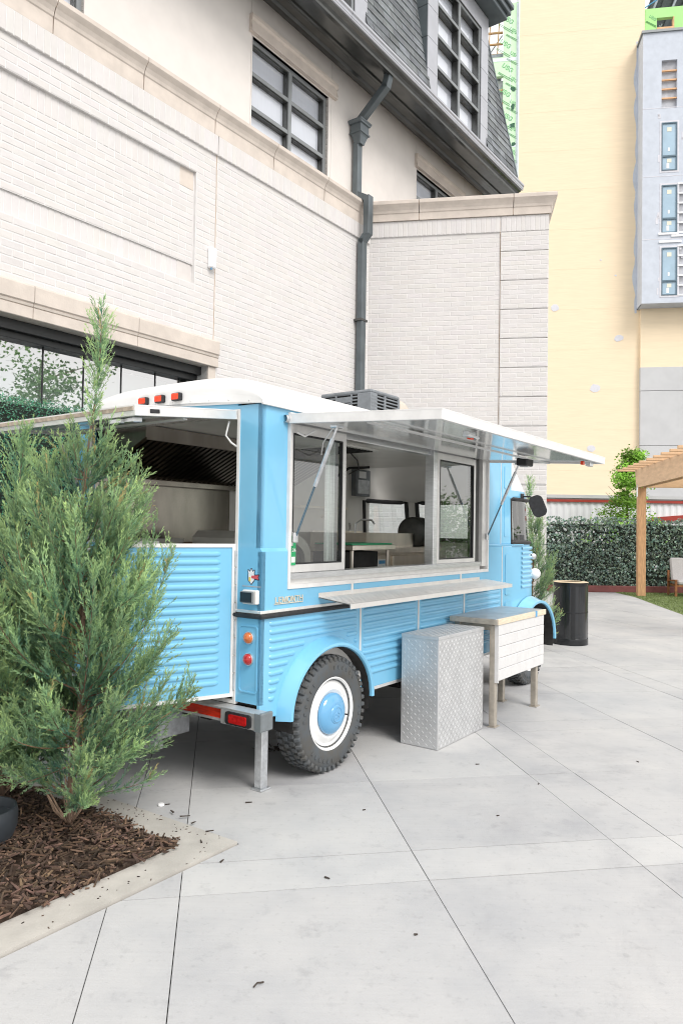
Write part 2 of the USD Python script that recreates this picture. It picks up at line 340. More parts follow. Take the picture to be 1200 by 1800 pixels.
def concrete():
    n = {"g": ("geometry", {}),
         "n1": ("noise_texture", {"scale": 1.3, "detail": 6., "roughness": .62}), "r1": ("rgb_ramp", {"ramp": [(.3, (.375, .38, .39)), (.5, (.44, .44, .44)), (.7, (.485, .48, .472))]}),
         "mp": ("mapping", {"scale": (1.2, 26., 1.), "rotation": (0, 0, .9), "mapping_type": "point"}), "n3": ("noise_texture", {"scale": 3., "detail": 3.}),
         "r3": ("rgb_ramp", {"ramp": [(.3, (.95,) * 3), (.7, (1.03,) * 3)]}), "m3": ("mix", {"mix_type": "multiply", "fac": .5}),
         "n6": ("noise_texture", {"scale": .55, "detail": 7., "roughness": .68, "distortion": .6}), "r6": ("rgb_ramp", {"ramp": [(.34, (.80, .80, .82)), (.46, (1.,) * 3), (.6, (1.,) * 3), (.74, (1.06, 1.05, 1.03))]}), "m6": ("mix", {"mix_type": "multiply", "fac": .8}),
         "n7": ("noise_texture", {"scale": 7., "detail": 5., "roughness": .7}), "r7": ("rgb_ramp", {"ramp": [(.30, (.80, .80, .81)), (.42, (1.,) * 3), (.7, (1.03,) * 3)]}), "m7": ("mix", {"mix_type": "multiply", "fac": .7}),
         "n4": ("noise_texture", {"scale": 38., "detail": 3.}), "r4": ("rgb_ramp", {"ramp": [(.60, (1.,) * 3), (.76, (.78,) * 3)]}), "m4": ("mix", {"mix_type": "multiply", "fac": .6}),
         "oi": ("object_info", {}), "r5": ("rgb_ramp", {"ramp": [(0, (.91, .91, .915)), (1, (1.04, 1.04, 1.03))]}), "m5": ("mix", {"mix_type": "multiply", "fac": 1.}),
         "n2": ("noise_texture", {"scale": 140., "detail": 4.}), "b": ("bump", {"strength": 1., "distance": .0009}),
         "p": ("principled_bsdf", {"roughness": .8, "specular_ior_level": .3})}
    L = [("g.position", "n1.vector"), ("n1.fac", "r1.fac"), ("g.position", "mp.vector"), ("mp.vector", "n3.vector"), ("n3.fac", "r3.fac"), ("r1.color", "m3.color1"), ("r3.color", "m3.color2"),
         ("g.position", "n4.vector"), ("n4.fac", "r4.fac"), ("m3.color", "m4.color1"), ("r4.color", "m4.color2"), ("oi.random", "r5.fac"), ("m4.color", "m5.color1"), ("r5.color", "m5.color2"),
         ("m5.color", "m6.color1"), ("g.position", "n6.vector"), ("n6.fac", "r6.fac"), ("r6.color", "m6.color2"), ("m6.color", "m7.color1"), ("g.position", "n7.vector"), ("n7.fac", "r7.fac"), ("r7.color", "m7.color2"), ("m7.color", "p.base_color"), ("g.position", "n2.vector"), ("n2.fac", "b.height"), ("b.normal", "p.normal")]
    return usdkit.material(stage, '/World/Looks/broom_concrete', n, L, surface="p.bsdf")
M['slab'] = concrete()

# ================================================================== ground and pavement
mb = MB(); mb.add([[-400, -400, -.06], [400, -400, -.06], [400, 400, -.06], [-400, 400, -.06]], [[0, 1, 2, 3]])
single('ground', mb, M['asphalt'], 'grey ground beyond and beneath the paved court', 'ground', kind='structure')
TIP = np.array([-.47, 3.51]); E1 = np.array([-1.16, 2.57]) - TIP; E2 = np.array([-1.08, 3.93]) - TIP
bedO = Polygon([TIP, TIP + E1 * 3.2, TIP + E1 * 3.2 + E2 * 6, TIP + E2 * 4.2])
bedI = bedO.buffer(-.185, join_style=2)
court = sbox(-6, -1.5, 9.5, 18.78)
foot = Polygon([tuple(world('A', (t, n, 0))[:2]) for t, n in ((-3, -3.13), (5.03, -3.13), (9.2, -3.2), (9.2, -9), (-3, -9))])
turfP = Polygon([(7.03, 18.78), (7.03, 17.55), (6.75, 15.8), (6.30, 12.9), (5.9, 10.4), (14, 10.4), (14, 18.78)])
avail = court.difference(bedO.buffer(.008)).difference(foot).difference(turfP)
th = math.radians(9.5); cu, su = math.cos(th), math.sin(th)
uv2w = lambda u, v: (u * cu - v * su, u * su + v * cu)
us = [-6.1, -5.0, -4.72, -3.7, -2.66, -2.38, -1.4, -.405, -.127, .92, 1.92, 2.22, 3.2, 4.2, 4.46, 5.47, 6.5, 6.77, 7.8, 8.85, 9.1, 10.2, 12]
vs = [-3, -1.2, -.95, .1, 1.15, 1.42, 2.1 - .1, 3.07, 3.36, 4.31, 5.25, 5.52, 6.45, 7.45, 7.7, 8.7, 9.7, 9.95, 10.9, 11.9, 12.2, 13.2, 14.2, 14.45, 15.4, 16.4, 16.7, 17.7, 18.8, 20]
pave = Thing('pavement', 'pale broom finished concrete slabs with diagonal saw cut joints', 'pavement', kind='structure')
jb = MB().poly_z(court.difference(foot), -.05, -.014)
pave.part('joint_bed', jb, M['earth'])
for i in range(len(us) - 1):
    for j in range(len(vs) - 1):
        g = .0021
        c = Polygon([uv2w(us[i] + g, vs[j] + g), uv2w(us[i + 1] - g, vs[j] + g), uv2w(us[i + 1] - g, vs[j + 1] - g), uv2w(us[i] + g, vs[j + 1] - g)]).intersection(avail)
        for q in getattr(c, 'geoms', [c]):
            if q.geom_type == 'Polygon' and q.area > .004:
                pave.part('slab', MB().poly_z(q, -.045, rnd.uniform(-.001, .001)), M['slab'])
kerb = MB().poly_z(bedO.difference(bedI), -.05, .012)
single('kerb', kerb, M['kerb'], 'flush buff concrete border round the pointed planting bed', 'kerb', kind='structure')
soil = MB().poly_z(bedI, -.05, .004)
ch = bedI.buffer(.03)
x0, y0, x1, y1 = ch.intersection(sbox(-2.6, 2.2, 0, 5.2)).bounds
cnt = 0
def moundz(x, y): return .012 + .035 * min(1, max(0, ch.exterior.distance(Point(x, y)) / .3)) + .02 * math.sin(9 * x) * math.sin(7 * y + 1)
while cnt < 10500:
    x, y = rnd.uniform(x0, x1), rnd.uniform(y0, y1)
    if not ch.contains(Point(x, y)): continue
    d = ch.exterior.distance(Point(x, y))
    if d < .05 and rnd.random() < .45: continue
    L, w, t = rnd.choice((.005, .008, .012, .018, .026, .036)) * rnd.uniform(.7, 1.3), rnd.uniform(.002, .007), rnd.uniform(.0015, .004)
    a = rnd.uniform(0, math.pi); e = rnd.gauss(0, .3)
    ax = np.array([math.cos(a) * math.cos(e), math.sin(a) * math.cos(e), math.sin(e)]); ay = np.array([-math.sin(a), math.cos(a), rnd.gauss(0, .3)]); ay /= np.linalg.norm(ay); az = np.cross(ax, ay)
    k = rnd.choice((.5, .8, 1., 1.25, 1.7, 2.4)) * rnd.uniform(.8, 1.2)
    mb_t = (k, k * rnd.uniform(.9, 1.05), k * rnd.uniform(.8, 1.05))
    V = np.array([x, y, moundz(x, y) + rnd.uniform(0, .022)]) + (_pat * [L, w, t] * np.where(_pat[:, :1] > 0, [1, .55, .8], 1)) @ np.array([ax, ay, az])
    soil.add(V, _BF, mb_t); cnt += 1
for k in range(75):
    s_ = rnd.random(); a_ = TIP + E2 * s_ * 1.2 if rnd.random() < .6 else TIP + E1 * s_ * 1.2
    c_ = np.array([*(a_ + (np.array([-1.2, .05]) * abs(rnd.gauss(.09, .07)))), 0.0]); pc_ = Point(c_[0], c_[1])
    c_[2] = .014 if bedO.contains(pc_) else .003
    L, w = rnd.choice((.0015, .0025, .004, .006)), rnd.uniform(.0008, .002); q = rnd.uniform(0, math.pi); kk_ = rnd.choice((.4, .7, 1.2))
    soil.add(c_ + (_pat * [L, w, .0012]) @ np.array([[math.cos(q), math.sin(q), 0], [-math.sin(q), math.cos(q), 0], [0, 0, 1.]]), _BF, (kk_, kk_, kk_))
single('mulch', soil, M['mulch'], 'dark shredded bark mulch filling the pointed planting bed', 'mulch', kind='stuff', tint=True)

# ================================================================== hotel wing behind the truck
hotel = Thing('hotel_building', 'white painted brick hotel wing with dark eave and slate mansard roof', 'building', 'A', (2.0, -3.11, 0))
COURSE, BL, J = .0677, .2032, .0100
CAMA = toA((0, 0, 1.5))
def brick_mesh(a0, a1, z0, z1, d0, proud, axis='A', tint=None):
    """frustum brick on a wall; returns vertices and faces. d0 = wall surface, proud = how far the face stands out"""
    e = .0035
    rj = [rnd.uniform(-.0012, .0016) for _ in range(4)]
    if axis == 'A':
        V = [(a0, d0 - .012, z0), (a1, d0 - .012, z0), (a1, d0 - .012, z1), (a0, d0 - .012, z1)] + [(a0, d0 + proud * .4, z0), (a1, d0 + proud * .4, z0), (a1, d0 + proud * .4, z1), (a0, d0 + proud * .4, z1)] + \
            [(a0 + e, d0 + proud + rj[0], z0 + e), (a1 - e, d0 + proud + rj[1], z0 + e), (a1 - e, d0 + proud + rj[2], z1 - e), (a0 + e, d0 + proud + rj[3], z1 - e)]
    else:
        V = [(a0, d0 + .012, z0), (a1, d0 + .012, z0), (a1, d0 + .012, z1), (a0, d0 + .012, z1)] + [(a0, d0 - proud * .4, z0), (a1, d0 - proud * .4, z0), (a1, d0 - proud * .4, z1), (a0, d0 - proud * .4, z1)] + \
            [(a0 + e, d0 - proud + rj[0], z0 + e), (a1 - e, d0 - proud + rj[1], z0 + e), (a1 - e, d0 - proud + rj[2], z1 - e), (a0 + e, d0 - proud + rj[3], z1 - e)]
    F = [[8, 9, 10, 11]] + [[4 + i, 4 + (i + 1) % 4, 8 + (i + 1) % 4, 8 + i] for i in range(4)] + [[i, (i + 1) % 4, 4 + (i + 1) % 4, 4 + i] for i in range(4)]
    F = np.array(F)
    if axis == 'A': F = F[:, ::-1]
    return np.array(V, float), F
def btint():
    k = rnd.gauss(1, .011); return (k * rnd.uniform(.995, 1.005), k * rnd.uniform(.985, 1.0), k * rnd.uniform(.97, 1.0))
def lay(rects, list_out, surf, proud=.0026):
    """running bond in rects (a0, a1, z0, z1)"""
    for a0, a1, z0, z1 in rects:
        r0 = int(round(z0 / COURSE)); nrow = max(1, int(round((z1 - z0) / COURSE))); h = (z1 - z0) / nrow
        for r in range(nrow):
            off = (BL / 2 if (r + r0) % 2 else 0)
            k0 = math.floor((a0 - off) / BL)
            k = k0
            while off + k * BL < a1 - .012:
                b0, b1 = max(a0, off + k * BL), min(a1, off + (k + 1) * BL); k += 1
                if b1 - b0 < .025: continue
                list_out.append((b0 + J / 2, b1 - J / 2, z0 + r * h + J / 2, z0 + (r + 1) * h - J / 2, surf, proud))
def soldiers(a0, a1, z0, z1, list_out, surf, proud=.0032):
    n = max(1, round((a1 - a0) / COURSE)); w = (a1 - a0) / n
    for k in range(n): list_out.append((a0 + k * w + J / 2, a0 + (k + 1) * w - J / 2, z0 + J / 2, z1 - J / 2, surf, proud))
def emit_bricks(thing, parent, bricks, axis, eye, zmin):
    """the nearest 300 visible ones as parts, the rest joined"""
    key = lambda b: (0 if b[2] > zmin else 1, ((b[0] + b[1]) / 2 - eye[0]) ** 2 + (b[4] - eye[1]) ** 2 + ((b[2] + b[3]) / 2 - eye[2]) ** 2)
    bricks = sorted(bricks, key=key)
    for b in bricks[:300]:
        V, F = brick_mesh(*b, axis=axis); thing.part('brick', MB().add(V, F, btint()), M['brick'], parent=parent, tint=True)
    rest = MB()
    for b in bricks[300:]:
        V, F = brick_mesh(*b, axis=axis); rest.add(V, F, btint())
    thing.part('bricks', rest, M['brick'], parent=parent, tint=True, kind='stuff')

WN = -3.11
# openings: shop window t<1.90, z<3.25 ; stone lintel z 3.25..3.53 to t=2.06
back = MB()
wallpoly = sbox(-3, 0, 5.03, 5.95).difference(sbox(-3.1, -1, 1.93, 3.26)).difference(sbox(-3.1, 4.09, 1.72, 5.29))
back.poly_y(wallpoly, WN - .25, WN)
back.poly_y(sbox(-3, 4.09, 1.72, 4.298), WN - .25, WN - .052).poly_y(sbox(-3, 4.298, 1.72, 5.29), WN - .25, WN - .034)
bw = hotel.part('brick_wall', back, M['mortar'])
L = []
lay([(1.94, 2.006, 0, 3.25), (2.07, 5.02, 0, 3.53), (2.018, 5.02, 3.53, 5.585), (-1.3, 2.006, 3.53, 4.085), (1.725, 2.006, 4.085, 5.29), (-1.3, 2.006, 5.29, 5.585)], L, WN)
lay([(-1.3, 1.715, 4.30, 5.085)], L, WN - .034)
soldiers(-1.3, 1.515, 5.085, 5.29, L, WN - .034); soldiers(-1.3, 1.515, 4.09, 4.295, L, WN - .052)
soldiers(-1.3, 2.006, 5.585, 5.80, L, WN + .024, .004); soldiers(2.018, 5.0, 5.585, 5.80, L, WN + .024, .004)
emit_bricks(hotel, bw, L, 'A', CAMA, 2.45)
hotel.part('soldier_backing', MB().box(-3, 2.006, WN - .05, WN + .024, 5.588, 5.80).box(2.018, 5.02, WN - .05, WN + .024, 5.588, 5.80), M['mortar'])
hotel.part('corner_stone', MB().box(1.52, 1.71, WN - .06, WN - .030, 5.09, 5.285, .003), M['stone'], label='beige stone square at the panel corner')
hotel.part('corner_stone', MB().box(1.52, 1.71, WN - .08, WN - .046, 4.095, 4.29, .003), mat('grey_stone', (.60, .565, .54), .7, var=.05), label='grey stone square at the panel corner')
jt = []
for z in np.arange(0, 5.8, .12): jt.append((2.012 + rnd.uniform(-.0025, .0025), WN + .002, z))
hotel.part('movement_joint', MB().tube(jt, .0055, 5), M['stone_joint'], smooth=True)
# cornice stones
prof = [(-3.2, 5.80), (-3.085, 5.80), (-3.085, 5.945), (-3.075, 5.955), (-3.068, 5.985), (-3.05, 6.02), (-3.02, 6.05), (-3.012, 6.06), (-3.012, 6.10), (-3.03, 6.115), (-3.2, 6.135)]
def cornice(thing, a0, a1, prof, axis='A'):
    ring = lambda a: np.array([(a, n, z) for n, z in prof])
    return MB().loft([ring(a0), ring(a1)])
edges = [-3, -2.0, -1.02, -.40, .58 + .0, .98, 1.95, 2.92, 3.93, 5.0]
edges = [-3, -1.98, -.99, .0, .985, 1.955, 2.92, 3.925, 4.95]
for a, b in zip(edges[:-1], edges[1:]):
    hotel.part('cornice_stone', cornice(hotel, a + .004, b - .004, prof), M['stone'])
hotel.part('cornice_joint', MB().box(-3, 4.95, -3.2, -3.095, 5.81, 5.94).box(-3, 4.95, -3.2, -3.04, 6.03, 6.09), M['stone_joint'])
# lintel stones over the shop window
lp = [(-3.3, 3.25), (-3.07, 3.25), (-3.065, 3.255), (-3.065, 3.345), (-3.072, 3.35), (-3.06, 3.355), (-3.055, 3.375), (-3.062, 3.38), (-3.045, 3.39), (-3.045, 3.52), (-3.05, 3.535), (-3.3, 3.535)]
le = [-3, -2.22, -1.18, -.13, .965, 2.055]
for a, b in zip(le[:-1], le[1:]):
    hotel.part('lintel_stone', MB().loft([np.array([(t, n, z) for n, z in lp]) for t in (a + .003, b - .003)]), M['stone'])
hotel.part('lintel_joint', MB().box(-3, 2.05, -3.2, -3.075, 3.26, 3.51), M['stone_joint'])
# jamb return and shop window
hotel.part('stone_jamb', MB().box(1.93, 2.04, -3.4, -3.09, 0, 3.248, .003), M['stone'])
fb = MB().box(-3, 1.93, -3.42, -3.20, 3.16, 3.248).box(-3, 1.93, -3.36, -3.26, 3.10, 3.16, .004).box(-3, 1.93, -3.40, -3.36, 3.06, 3.10, .003)
fb.box(1.80, 1.93, -3.40, -3.28, 0, 3.10, .004).box(-3, 1.80, -3.38, -3.28, 0, .12, .004)
hotel.part('shop_window_frame', fb, mat('shop_frame_dark', (.035, .036, .036), .4, .3, var=.1))
jx = [-3, -2.2, -1.35, -.6, .139, .56, .99, 1.416, 1.735, 1.80]
for a, b in zip(jx[:-1], jx[1:]):
    hotel.part('shop_pane', sheet(a + .006, b - .006, -3.34, .12, 3.10), M['pane_shop'])
for a in jx[1:-1]:
    hotel.part('pane_joint', MB().box(a - .005, a + .005, -3.348, -3.332, .12, 3.10), M['black'])
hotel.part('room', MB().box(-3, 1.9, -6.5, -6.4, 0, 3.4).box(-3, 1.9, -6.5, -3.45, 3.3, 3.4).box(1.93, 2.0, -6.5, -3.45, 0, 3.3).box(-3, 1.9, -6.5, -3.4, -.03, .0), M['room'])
hotel.part('blind', MB().box(-3, 1.78, -3.62, -3.60, .3, 3.1), mat('pale_roller_blind', (.70, .76, .73), .8, var=.06, vscale=2))
# stucco storey: panels between thin joints
SN = -3.2
st = [-3, -.9, 2.62, 4.2, 6.47, 8.2, 9.0]
win_open = [(2.64, 4.14), (-1.1, .38), (6.50, 8.0)]
for a, b in zip(st[:-1], st[1:]):
    pg = sbox(a + .003, 6.0, b - .003, 7.86)
    for w0, w1 in win_open: pg = pg.difference(sbox(w0, 5.9, w1, 7.33))
    hotel.part('stucco_panel', MB().poly_y(pg, SN - .2, SN), M['stucco'])
hotel.part('stucco_core', MB().poly_y(sbox(-3, 5.9, 9.0, 7.86).difference(unary_union([sbox(w0, 5.8, w1, 7.33) for w0, w1 in win_open])), SN - .4, SN - .01), M['stucco'])
hotel.part('wall_end', MB().box(5.0, 8.99, -9, -3.4, 0, 7.86), M['stucco'])
def stuccowindow(t0, t1, z0, z1, rows, lintel):
    fr = MB(); n0, n1 = SN - .11, SN - .045
    wdt = .05
    ng, n0_ = n0, n1 - .016
    n0 = n0_
    fr.box(t0, t0 + wdt, n0, n1, z0, z1).box(t1 - wdt, t1, n0, n1, z0, z1).box(t0 + wdt, t1 - wdt, n0, n1, z1 - wdt, z1).box(t0 + wdt, t1 - wdt, n0, n1, z0, z0 + wdt)
    fr.box((t0 + t1) / 2 - .030, (t0 + t1) / 2 + .030, n0, n1 + .003, z0 + wdt, z1 - wdt)
    hh = (z1 - z0) / rows
    for r in range(1, rows):
        for c0, c1 in ((t0 + wdt, (t0 + t1) / 2 - .030), ((t0 + t1) / 2 + .030, t1 - wdt)):
            fr.box(c0, c1, n0 + .001, n1 - .002, z0 + r * hh - .024, z0 + r * hh + .024)
    wp = hotel.part('window', fr, M['frame_grey'])
    n0 = ng
    for r in range(rows):
        for c0, c1 in ((t0 + wdt, (t0 + t1) / 2 - .030), ((t0 + t1) / 2 + .030, t1 - wdt)):
            sa, sb = z0 + r * hh + (.024 if r else wdt), z0 + (r + 1) * hh - (.024 if r < rows - 1 else wdt)
            hotel.part('sash', MB().poly_y(sbox(c0, sa, c1, sb).difference(sbox(c0 + .012, sa + .012, c1 - .012, sb - .012)), n0 - .02, n0_ - .001), M['dark_metal'], parent=wp)
            hotel.part('pane', sheet(c0 + .01, c1 - .01, n0 + .0, sa + .01, sb - .01), M['pane_up'], parent=wp)
    hotel.part('curtain', MB().box(t0 - .05, t1 + .05, n0 - .032, n0 - .024, z0 - .05, z1 + .05), M['curtain'], parent=wp)
    hotel.part('reveal', MB().poly_y(sbox(t0 - .02, z0 - .02, t1 + .02, z1 + .02).difference(sbox(t0, z0, t1, z1)), n0 - .13, SN - .012), M['dark_metal'], parent=wp)
    if lintel:
        p = [(SN - .01, lintel[0]), (SN + .05, lintel[0]), (SN + .05, lintel[0] + .035), (SN + .035, lintel[0] + .05), (SN + .035, lintel[1] - .07), (SN + .055, lintel[1] - .05), (SN + .06, lintel[1] - .01), (SN + .04, lintel[1]), (SN - .01, lintel[1])]
        hotel.part('window_lintel', MB().loft([np.array([(t, n, z) for n, z in p]) for t in (t0 - .06, t1 + .14)]), M['stone'])
stuccowindow(2.64, 4.14, 6.10, 7.33, 3, (7.345, 7.555))
stuccowindow(-1.1, .38, 6.10, 7.33, 3, (7.345, 7.555))
stuccowindow(6.50, 8.0, 6.10, 7.33, 3, (7.345, 7.555))
# eave: stepped metal soffit and gutter
ev = [(-3.21, 7.86), (-3.15, 7.86), (-3.15, 7.80), (-3.09, 7.80), (-3.09, 7.75), (-3.03, 7.75), (-3.03, 7.70), (-2.98, 7.695), (-2.96, 7.73), (-2.86, 7.735), (-2.82, 7.70), (-2.79, 7.70), (-2.78, 7.725), (-2.62, 7.735), (-2.60, 7.70), (-2.55, 7.695), (-2.54, 7.72), (-2.52, 7.75), (-2.48, 7.765), (-2.47, 7.785), (-2.47, 7.90), (-3.21, 7.90)]
hotel.part('eave_soffit', MB().loft([np.array([(t, n, z) for n, z in ev]) for t in (-3, 9.05)]), M['dark_metal'])
gt = [(-2.47, 7.785), (-2.452, 7.785), (-2.452, 7.80), (-2.445, 7.81), (-2.445, 7.845), (-2.43, 7.855), (-2.43, 7.885), (-2.47, 7.885)]
gts = [-3, .4, 3.6, 6.8, 9.08]
for a, b in zip(gts[:-1], gts[1:]):
    hotel.part('gutter', MB().loft([np.array([(t, n, z) for n, z in gt]) for t in (a + .002, b - .002)]), M['panel_grey'])
# mansard: leaning slate roof
SL = .364 / 2.15
mz0, mz1 = 7.88, 11.0
mn = lambda z: -2.55 - (z - 7.9) * SL
hip = lambda z: 9.10 - (z - 7.9) * SL
core = MB()
for ta, tb_ in ((-3, 2.10), (4.10, 5.80), (7.80, None)):
    b0, b1 = (hip(mz0), hip(mz1)) if tb_ is None else (tb_, tb_)
    core.add([(ta, mn(mz0) - .02, mz0), (b0, mn(mz0) - .02, mz0), (b1, mn(mz1) - .02, mz1), (ta, mn(mz1) - .02, mz1)], [[3, 2, 1, 0]])
for ta, tb_ in ((2.10, 4.10), (5.80, 7.80)):
    core.add([(ta, mn(10.3) - .02, 10.3), (tb_, mn(10.3) - .02, 10.3), (tb_, mn(mz1) - .02, mz1), (ta, mn(mz1) - .02, mz1)], [[3, 2, 1, 0]])
core.add([(-3, mn(mz0) - .02, mz0), (hip(mz0), mn(mz0) - .02, mz0), (hip(mz1), mn(mz1) - .02, mz1), (-3, mn(mz1) - .02, mz1), (-3, -9, mz0), (hip(mz0), -9, mz0), (hip(mz1), -9, mz1), (-3, -9, mz1)],
         [[1, 2, 6, 5], [0, 1, 5, 4], [2, 3, 7, 6]])
mansard = hotel.part('mansard_roof', core, M['dark_metal'])
sh = []
zz, row = mz0 + .05, 0
EX = .135
while zz < mz1 - .05:
    t = 4.12 - (row % 2) * .15 - rnd.uniform(.0, .03)
    while t < hip(zz):
        w = .30 * rnd.uniform(.85, 1.1)
        t1 = min(t + w, hip(zz + EX))
        ca, cb = max(t, 4.11), t1
        if zz < 10.3:
            if t < 5.80 < t1: cb = 5.80
            elif t < 7.80 < t1: ca = 7.80
        if cb - ca > .04 and not (zz < 10.3 and 5.80 <= ca < 7.80): sh.append((ca, cb, zz, row))
        t += w
    zz += EX; row += 1
def shingle_mesh(t0, t1, z, row):
    o = rnd.uniform(.010, .016); a, b = mn(z), mn(z + EX * 1.12)
    V = [(t0 + .002, a + o, z), (t1 - .002, a + o, z), (t1 - .002, b + .003, z + EX * 1.12), (t0 + .002, b + .003, z + EX * 1.12), (t0 + .002, a - .015, z), (t1 - .002, a - .015, z)]
    return np.array(V), np.array([[3, 2, 1, 0], [0, 1, 5, 4]])
def stint(): k = rnd.choice((.75, .9, 1., 1.1, 1.3)) * rnd.uniform(.93, 1.07); return (k, k, k * rnd.uniform(.97, 1.04))
vis = [q for q in sh if (4.15 < q[0] < 5.8 or q[0] > 7.8) and q[2] < 10.6]; hid = [q for q in sh if q not in vis]
vis.sort(key=lambda q: (q[0] - CAMA[0]) ** 2 + q[2] ** 2)
for q in vis[:300]:
    hotel.part('shingle', MB().add(*shingle_mesh(*q), tint=stint()), M['shingle'], parent=mansard, tint=True)
rest = MB()
for q in vis[300:] + hid: rest.add(*shingle_mesh(*q), tint=stint())
hotel.part('shingles', rest, M['shingle'], parent=mansard, tint=True, kind='stuff')
hotel.part('hip_flashing', MB().tube([(hip(z) + .0, mn(z) + .005, z) for z in (mz0, 9.0, 10, mz1)], .022, 6), M['gutter'], parent=mansard)
# dormers
def dormer(t0, t1, w0, w1, wz1):
    DN = -2.60
    d = MB()
    zs = [8.05, 8.55, 9.05, 9.55, 10.05, 10.32]
    core = MB().poly_y(sbox(t0 + .01, 7.9, t1 - .01, 10.32).difference(sbox(w0, 7.8, w1, wz1)), DN - .35, DN - .015)
    core.box(t0 + .012, t0 + .05, -3.6, DN - .35, 7.9, 10.32).box(t1 - .05, t1 - .012, -3.6, DN - .35, 7.9, 10.32)
    dp = hotel.part('dormer', core, M['dark_metal'])
    zz = [7.9, 8.38, 8.86, 9.34, 9.82, 10.32]
    for za, zb in zip(zz[:-1], zz[1:]):
        hotel.part('trim_panel', MB().box(t0, w0 - .004, DN - .012, DN, za + .004, zb - .004), M['panel_grey'], parent=dp)
        hotel.part('trim_panel', MB().box(w1 + .004, t1, DN - .012, DN, za + .004, zb - .004), M['panel_grey'], parent=dp)
        hotel.part('side_panel', MB().box(t0 - .0, t0 + .01, -3.5, DN - .013, za + .004, zb - .004), M['gutter'], parent=dp)
        hotel.part('side_panel', MB().box(t1 - .01, t1, -3.5, DN - .013, za + .004, zb - .004), M['gutter'], parent=dp)
    hotel.part('trim_panel', MB().box(w0, w1, DN - .012, DN, wz1 + .004, 10.316), M['panel_grey'], parent=dp)
    fr = MB(); n0, n1 = DN - .12, DN - .02; mt = (w0 + w1) / 2; wd = .045
    ng, n0_ = n0, n1 - .016
    n0 = n0_
    fr.box(w0, w0 + wd, n0, n1, 7.9, wz1).box(w1 - wd, w1, n0, n1, 7.9, wz1).box(mt - .030, mt + .030, n0, n1, 7.9, wz1).box(w0 + wd, mt - .030, n0, n1 - .002, wz1 - wd, wz1).box(mt + .030, w1 - wd, n0, n1 - .002, wz1 - wd, wz1)
    rows = [8.09, 8.58, 9.07, 9.56]
    for z in rows:
        fr.box(w0 + wd, mt - .030, n0 + .001, n1 - .002, z - .024, z + .024).box(mt + .030, w1 - wd, n0 + .001, n1 - .002, z - .024, z + .024)
    hotel.part('window_frame', fr, M['frame_grey'], parent=dp)
    n0 = ng
    zr = [7.9] + rows + [wz1]
    for za, zb in zip(zr[:-1], zr[1:]):
        for c0, c1 in ((w0 + wd, mt - .030), (mt + .030, w1 - wd)):
            hotel.part('sash', MB().poly_y(sbox(c0, za + .024, c1, zb - .024).difference(sbox(c0 + .012, za + .036, c1 - .012, zb - .036)), n0 - .02, n0_ - .001), M['dark_metal'], parent=dp)
            hotel.part('pane', sheet(c0 + .01, c1 - .01, n0 + .0, za + .035, zb - .035), M['pane_up'], parent=dp)
    hotel.part('curtain', MB().box(w0, w1, n0 - .032, n0 - .024, 7.9, wz1 + .03), M['curtain'], parent=dp)
    rf = MB().box(t0 - .22, t1 + .22, -3.8, DN + .25, 10.33, 10.42, .01).box(t0 - .27, t1 + .27, -3.8, DN + .30, 10.42, 10.52, .01).box(t0 - .30, t1 + .30, -3.8, DN + .34, 10.52, 10.60, .01)
    hotel.part('dormer_eave', rf, M['gutter'], parent=dp)
dormer(5.75, 7.84, 6.05, 7.57, 10.02)
dormer(2.06, 4.147, 2.35, 3.87, 10.02)
# rain pipe in the corner: leader head, offset pipe
def pipe(mb, pts, w, d):
    for p, q in zip(pts[:-1], pts[1:]):
        p, q = np.array(p, float), np.array(q, float)
        u = np.array([1, 0, 0.]) if abs((q - p)[2]) > .3 * np.linalg.norm(q - p) else np.array([0, 0, 1.])
        dd = (q - p) / np.linalg.norm(q - p); a = np.array([1., 0, 0]); b2 = np.cross(dd, a); b2 /= np.linalg.norm(b2)
        if abs(dd[0]) > .9: a = np.array([0, 1., 0]); b2 = np.cross(dd, a)
        mb.obox((p + q) / 2, dd * (np.linalg.norm(q - p) / 2 + d * .25), a * w / 2, b2 * d / 2, .006)
    return mb
dpipe = MB(); PT = 4.72
pipe(dpipe, [(PT, -2.62, 7.72), (PT, -2.66, 7.58)], .10, .10)
pipe(dpipe, [(PT, -2.66, 7.58), (PT, -3.10, 7.22)], .10, .10)
hotel.part('rain_pipe_elbow', dpipe, M['gutter'])
hd = MB()
def sq(t, n, z, a, b): return np.array([(t - a, n - b, z), (t + a, n - b, z), (t + a, n + b, z), (t - a, n + b, z)])
hp = [(6.90, .055), (6.93, .06), (7.0, .085), (7.03, .10), (7.03, .115), (7.05, .115), (7.055, .10), (7.16, .10), (7.165, .12), (7.185, .125), (7.195, .135), (7.215, .135)]
hd.loft([sq(PT, -3.09, z, a, a * .85) for z, a in hp])
hotel.part('leader_head', hd, M['gutter'])
rp = MB(); pipe(rp, [(PT, -3.12, 6.92), (PT, -3.12, 6.16)], .105, .09)
pipe(rp, [(PT, -3.12, 6.2), (PT + .02, -2.94, 6.10)], .105, .09)
pipe(rp, [(PT + .02, -2.94, 6.12), (PT + .02, -2.94, 5.62)], .115, .095)
pipe(rp, [(PT + .02, -2.94, 5.62), (PT + .02, -3.03, 5.52)], .105, .09)
pipe(rp, [(PT + .02, -3.03, 5.54), (PT + .02, -3.03, .1)], .105, .09)
hotel.part('rain_pipe', rp, M['gutter'])
for z in (4.4, 2.9, 1.4): hotel.part('pipe_strap', MB().box(PT - .06, PT + .10, -3.10, -2.977, z, z + .03), M['dark_metal'])
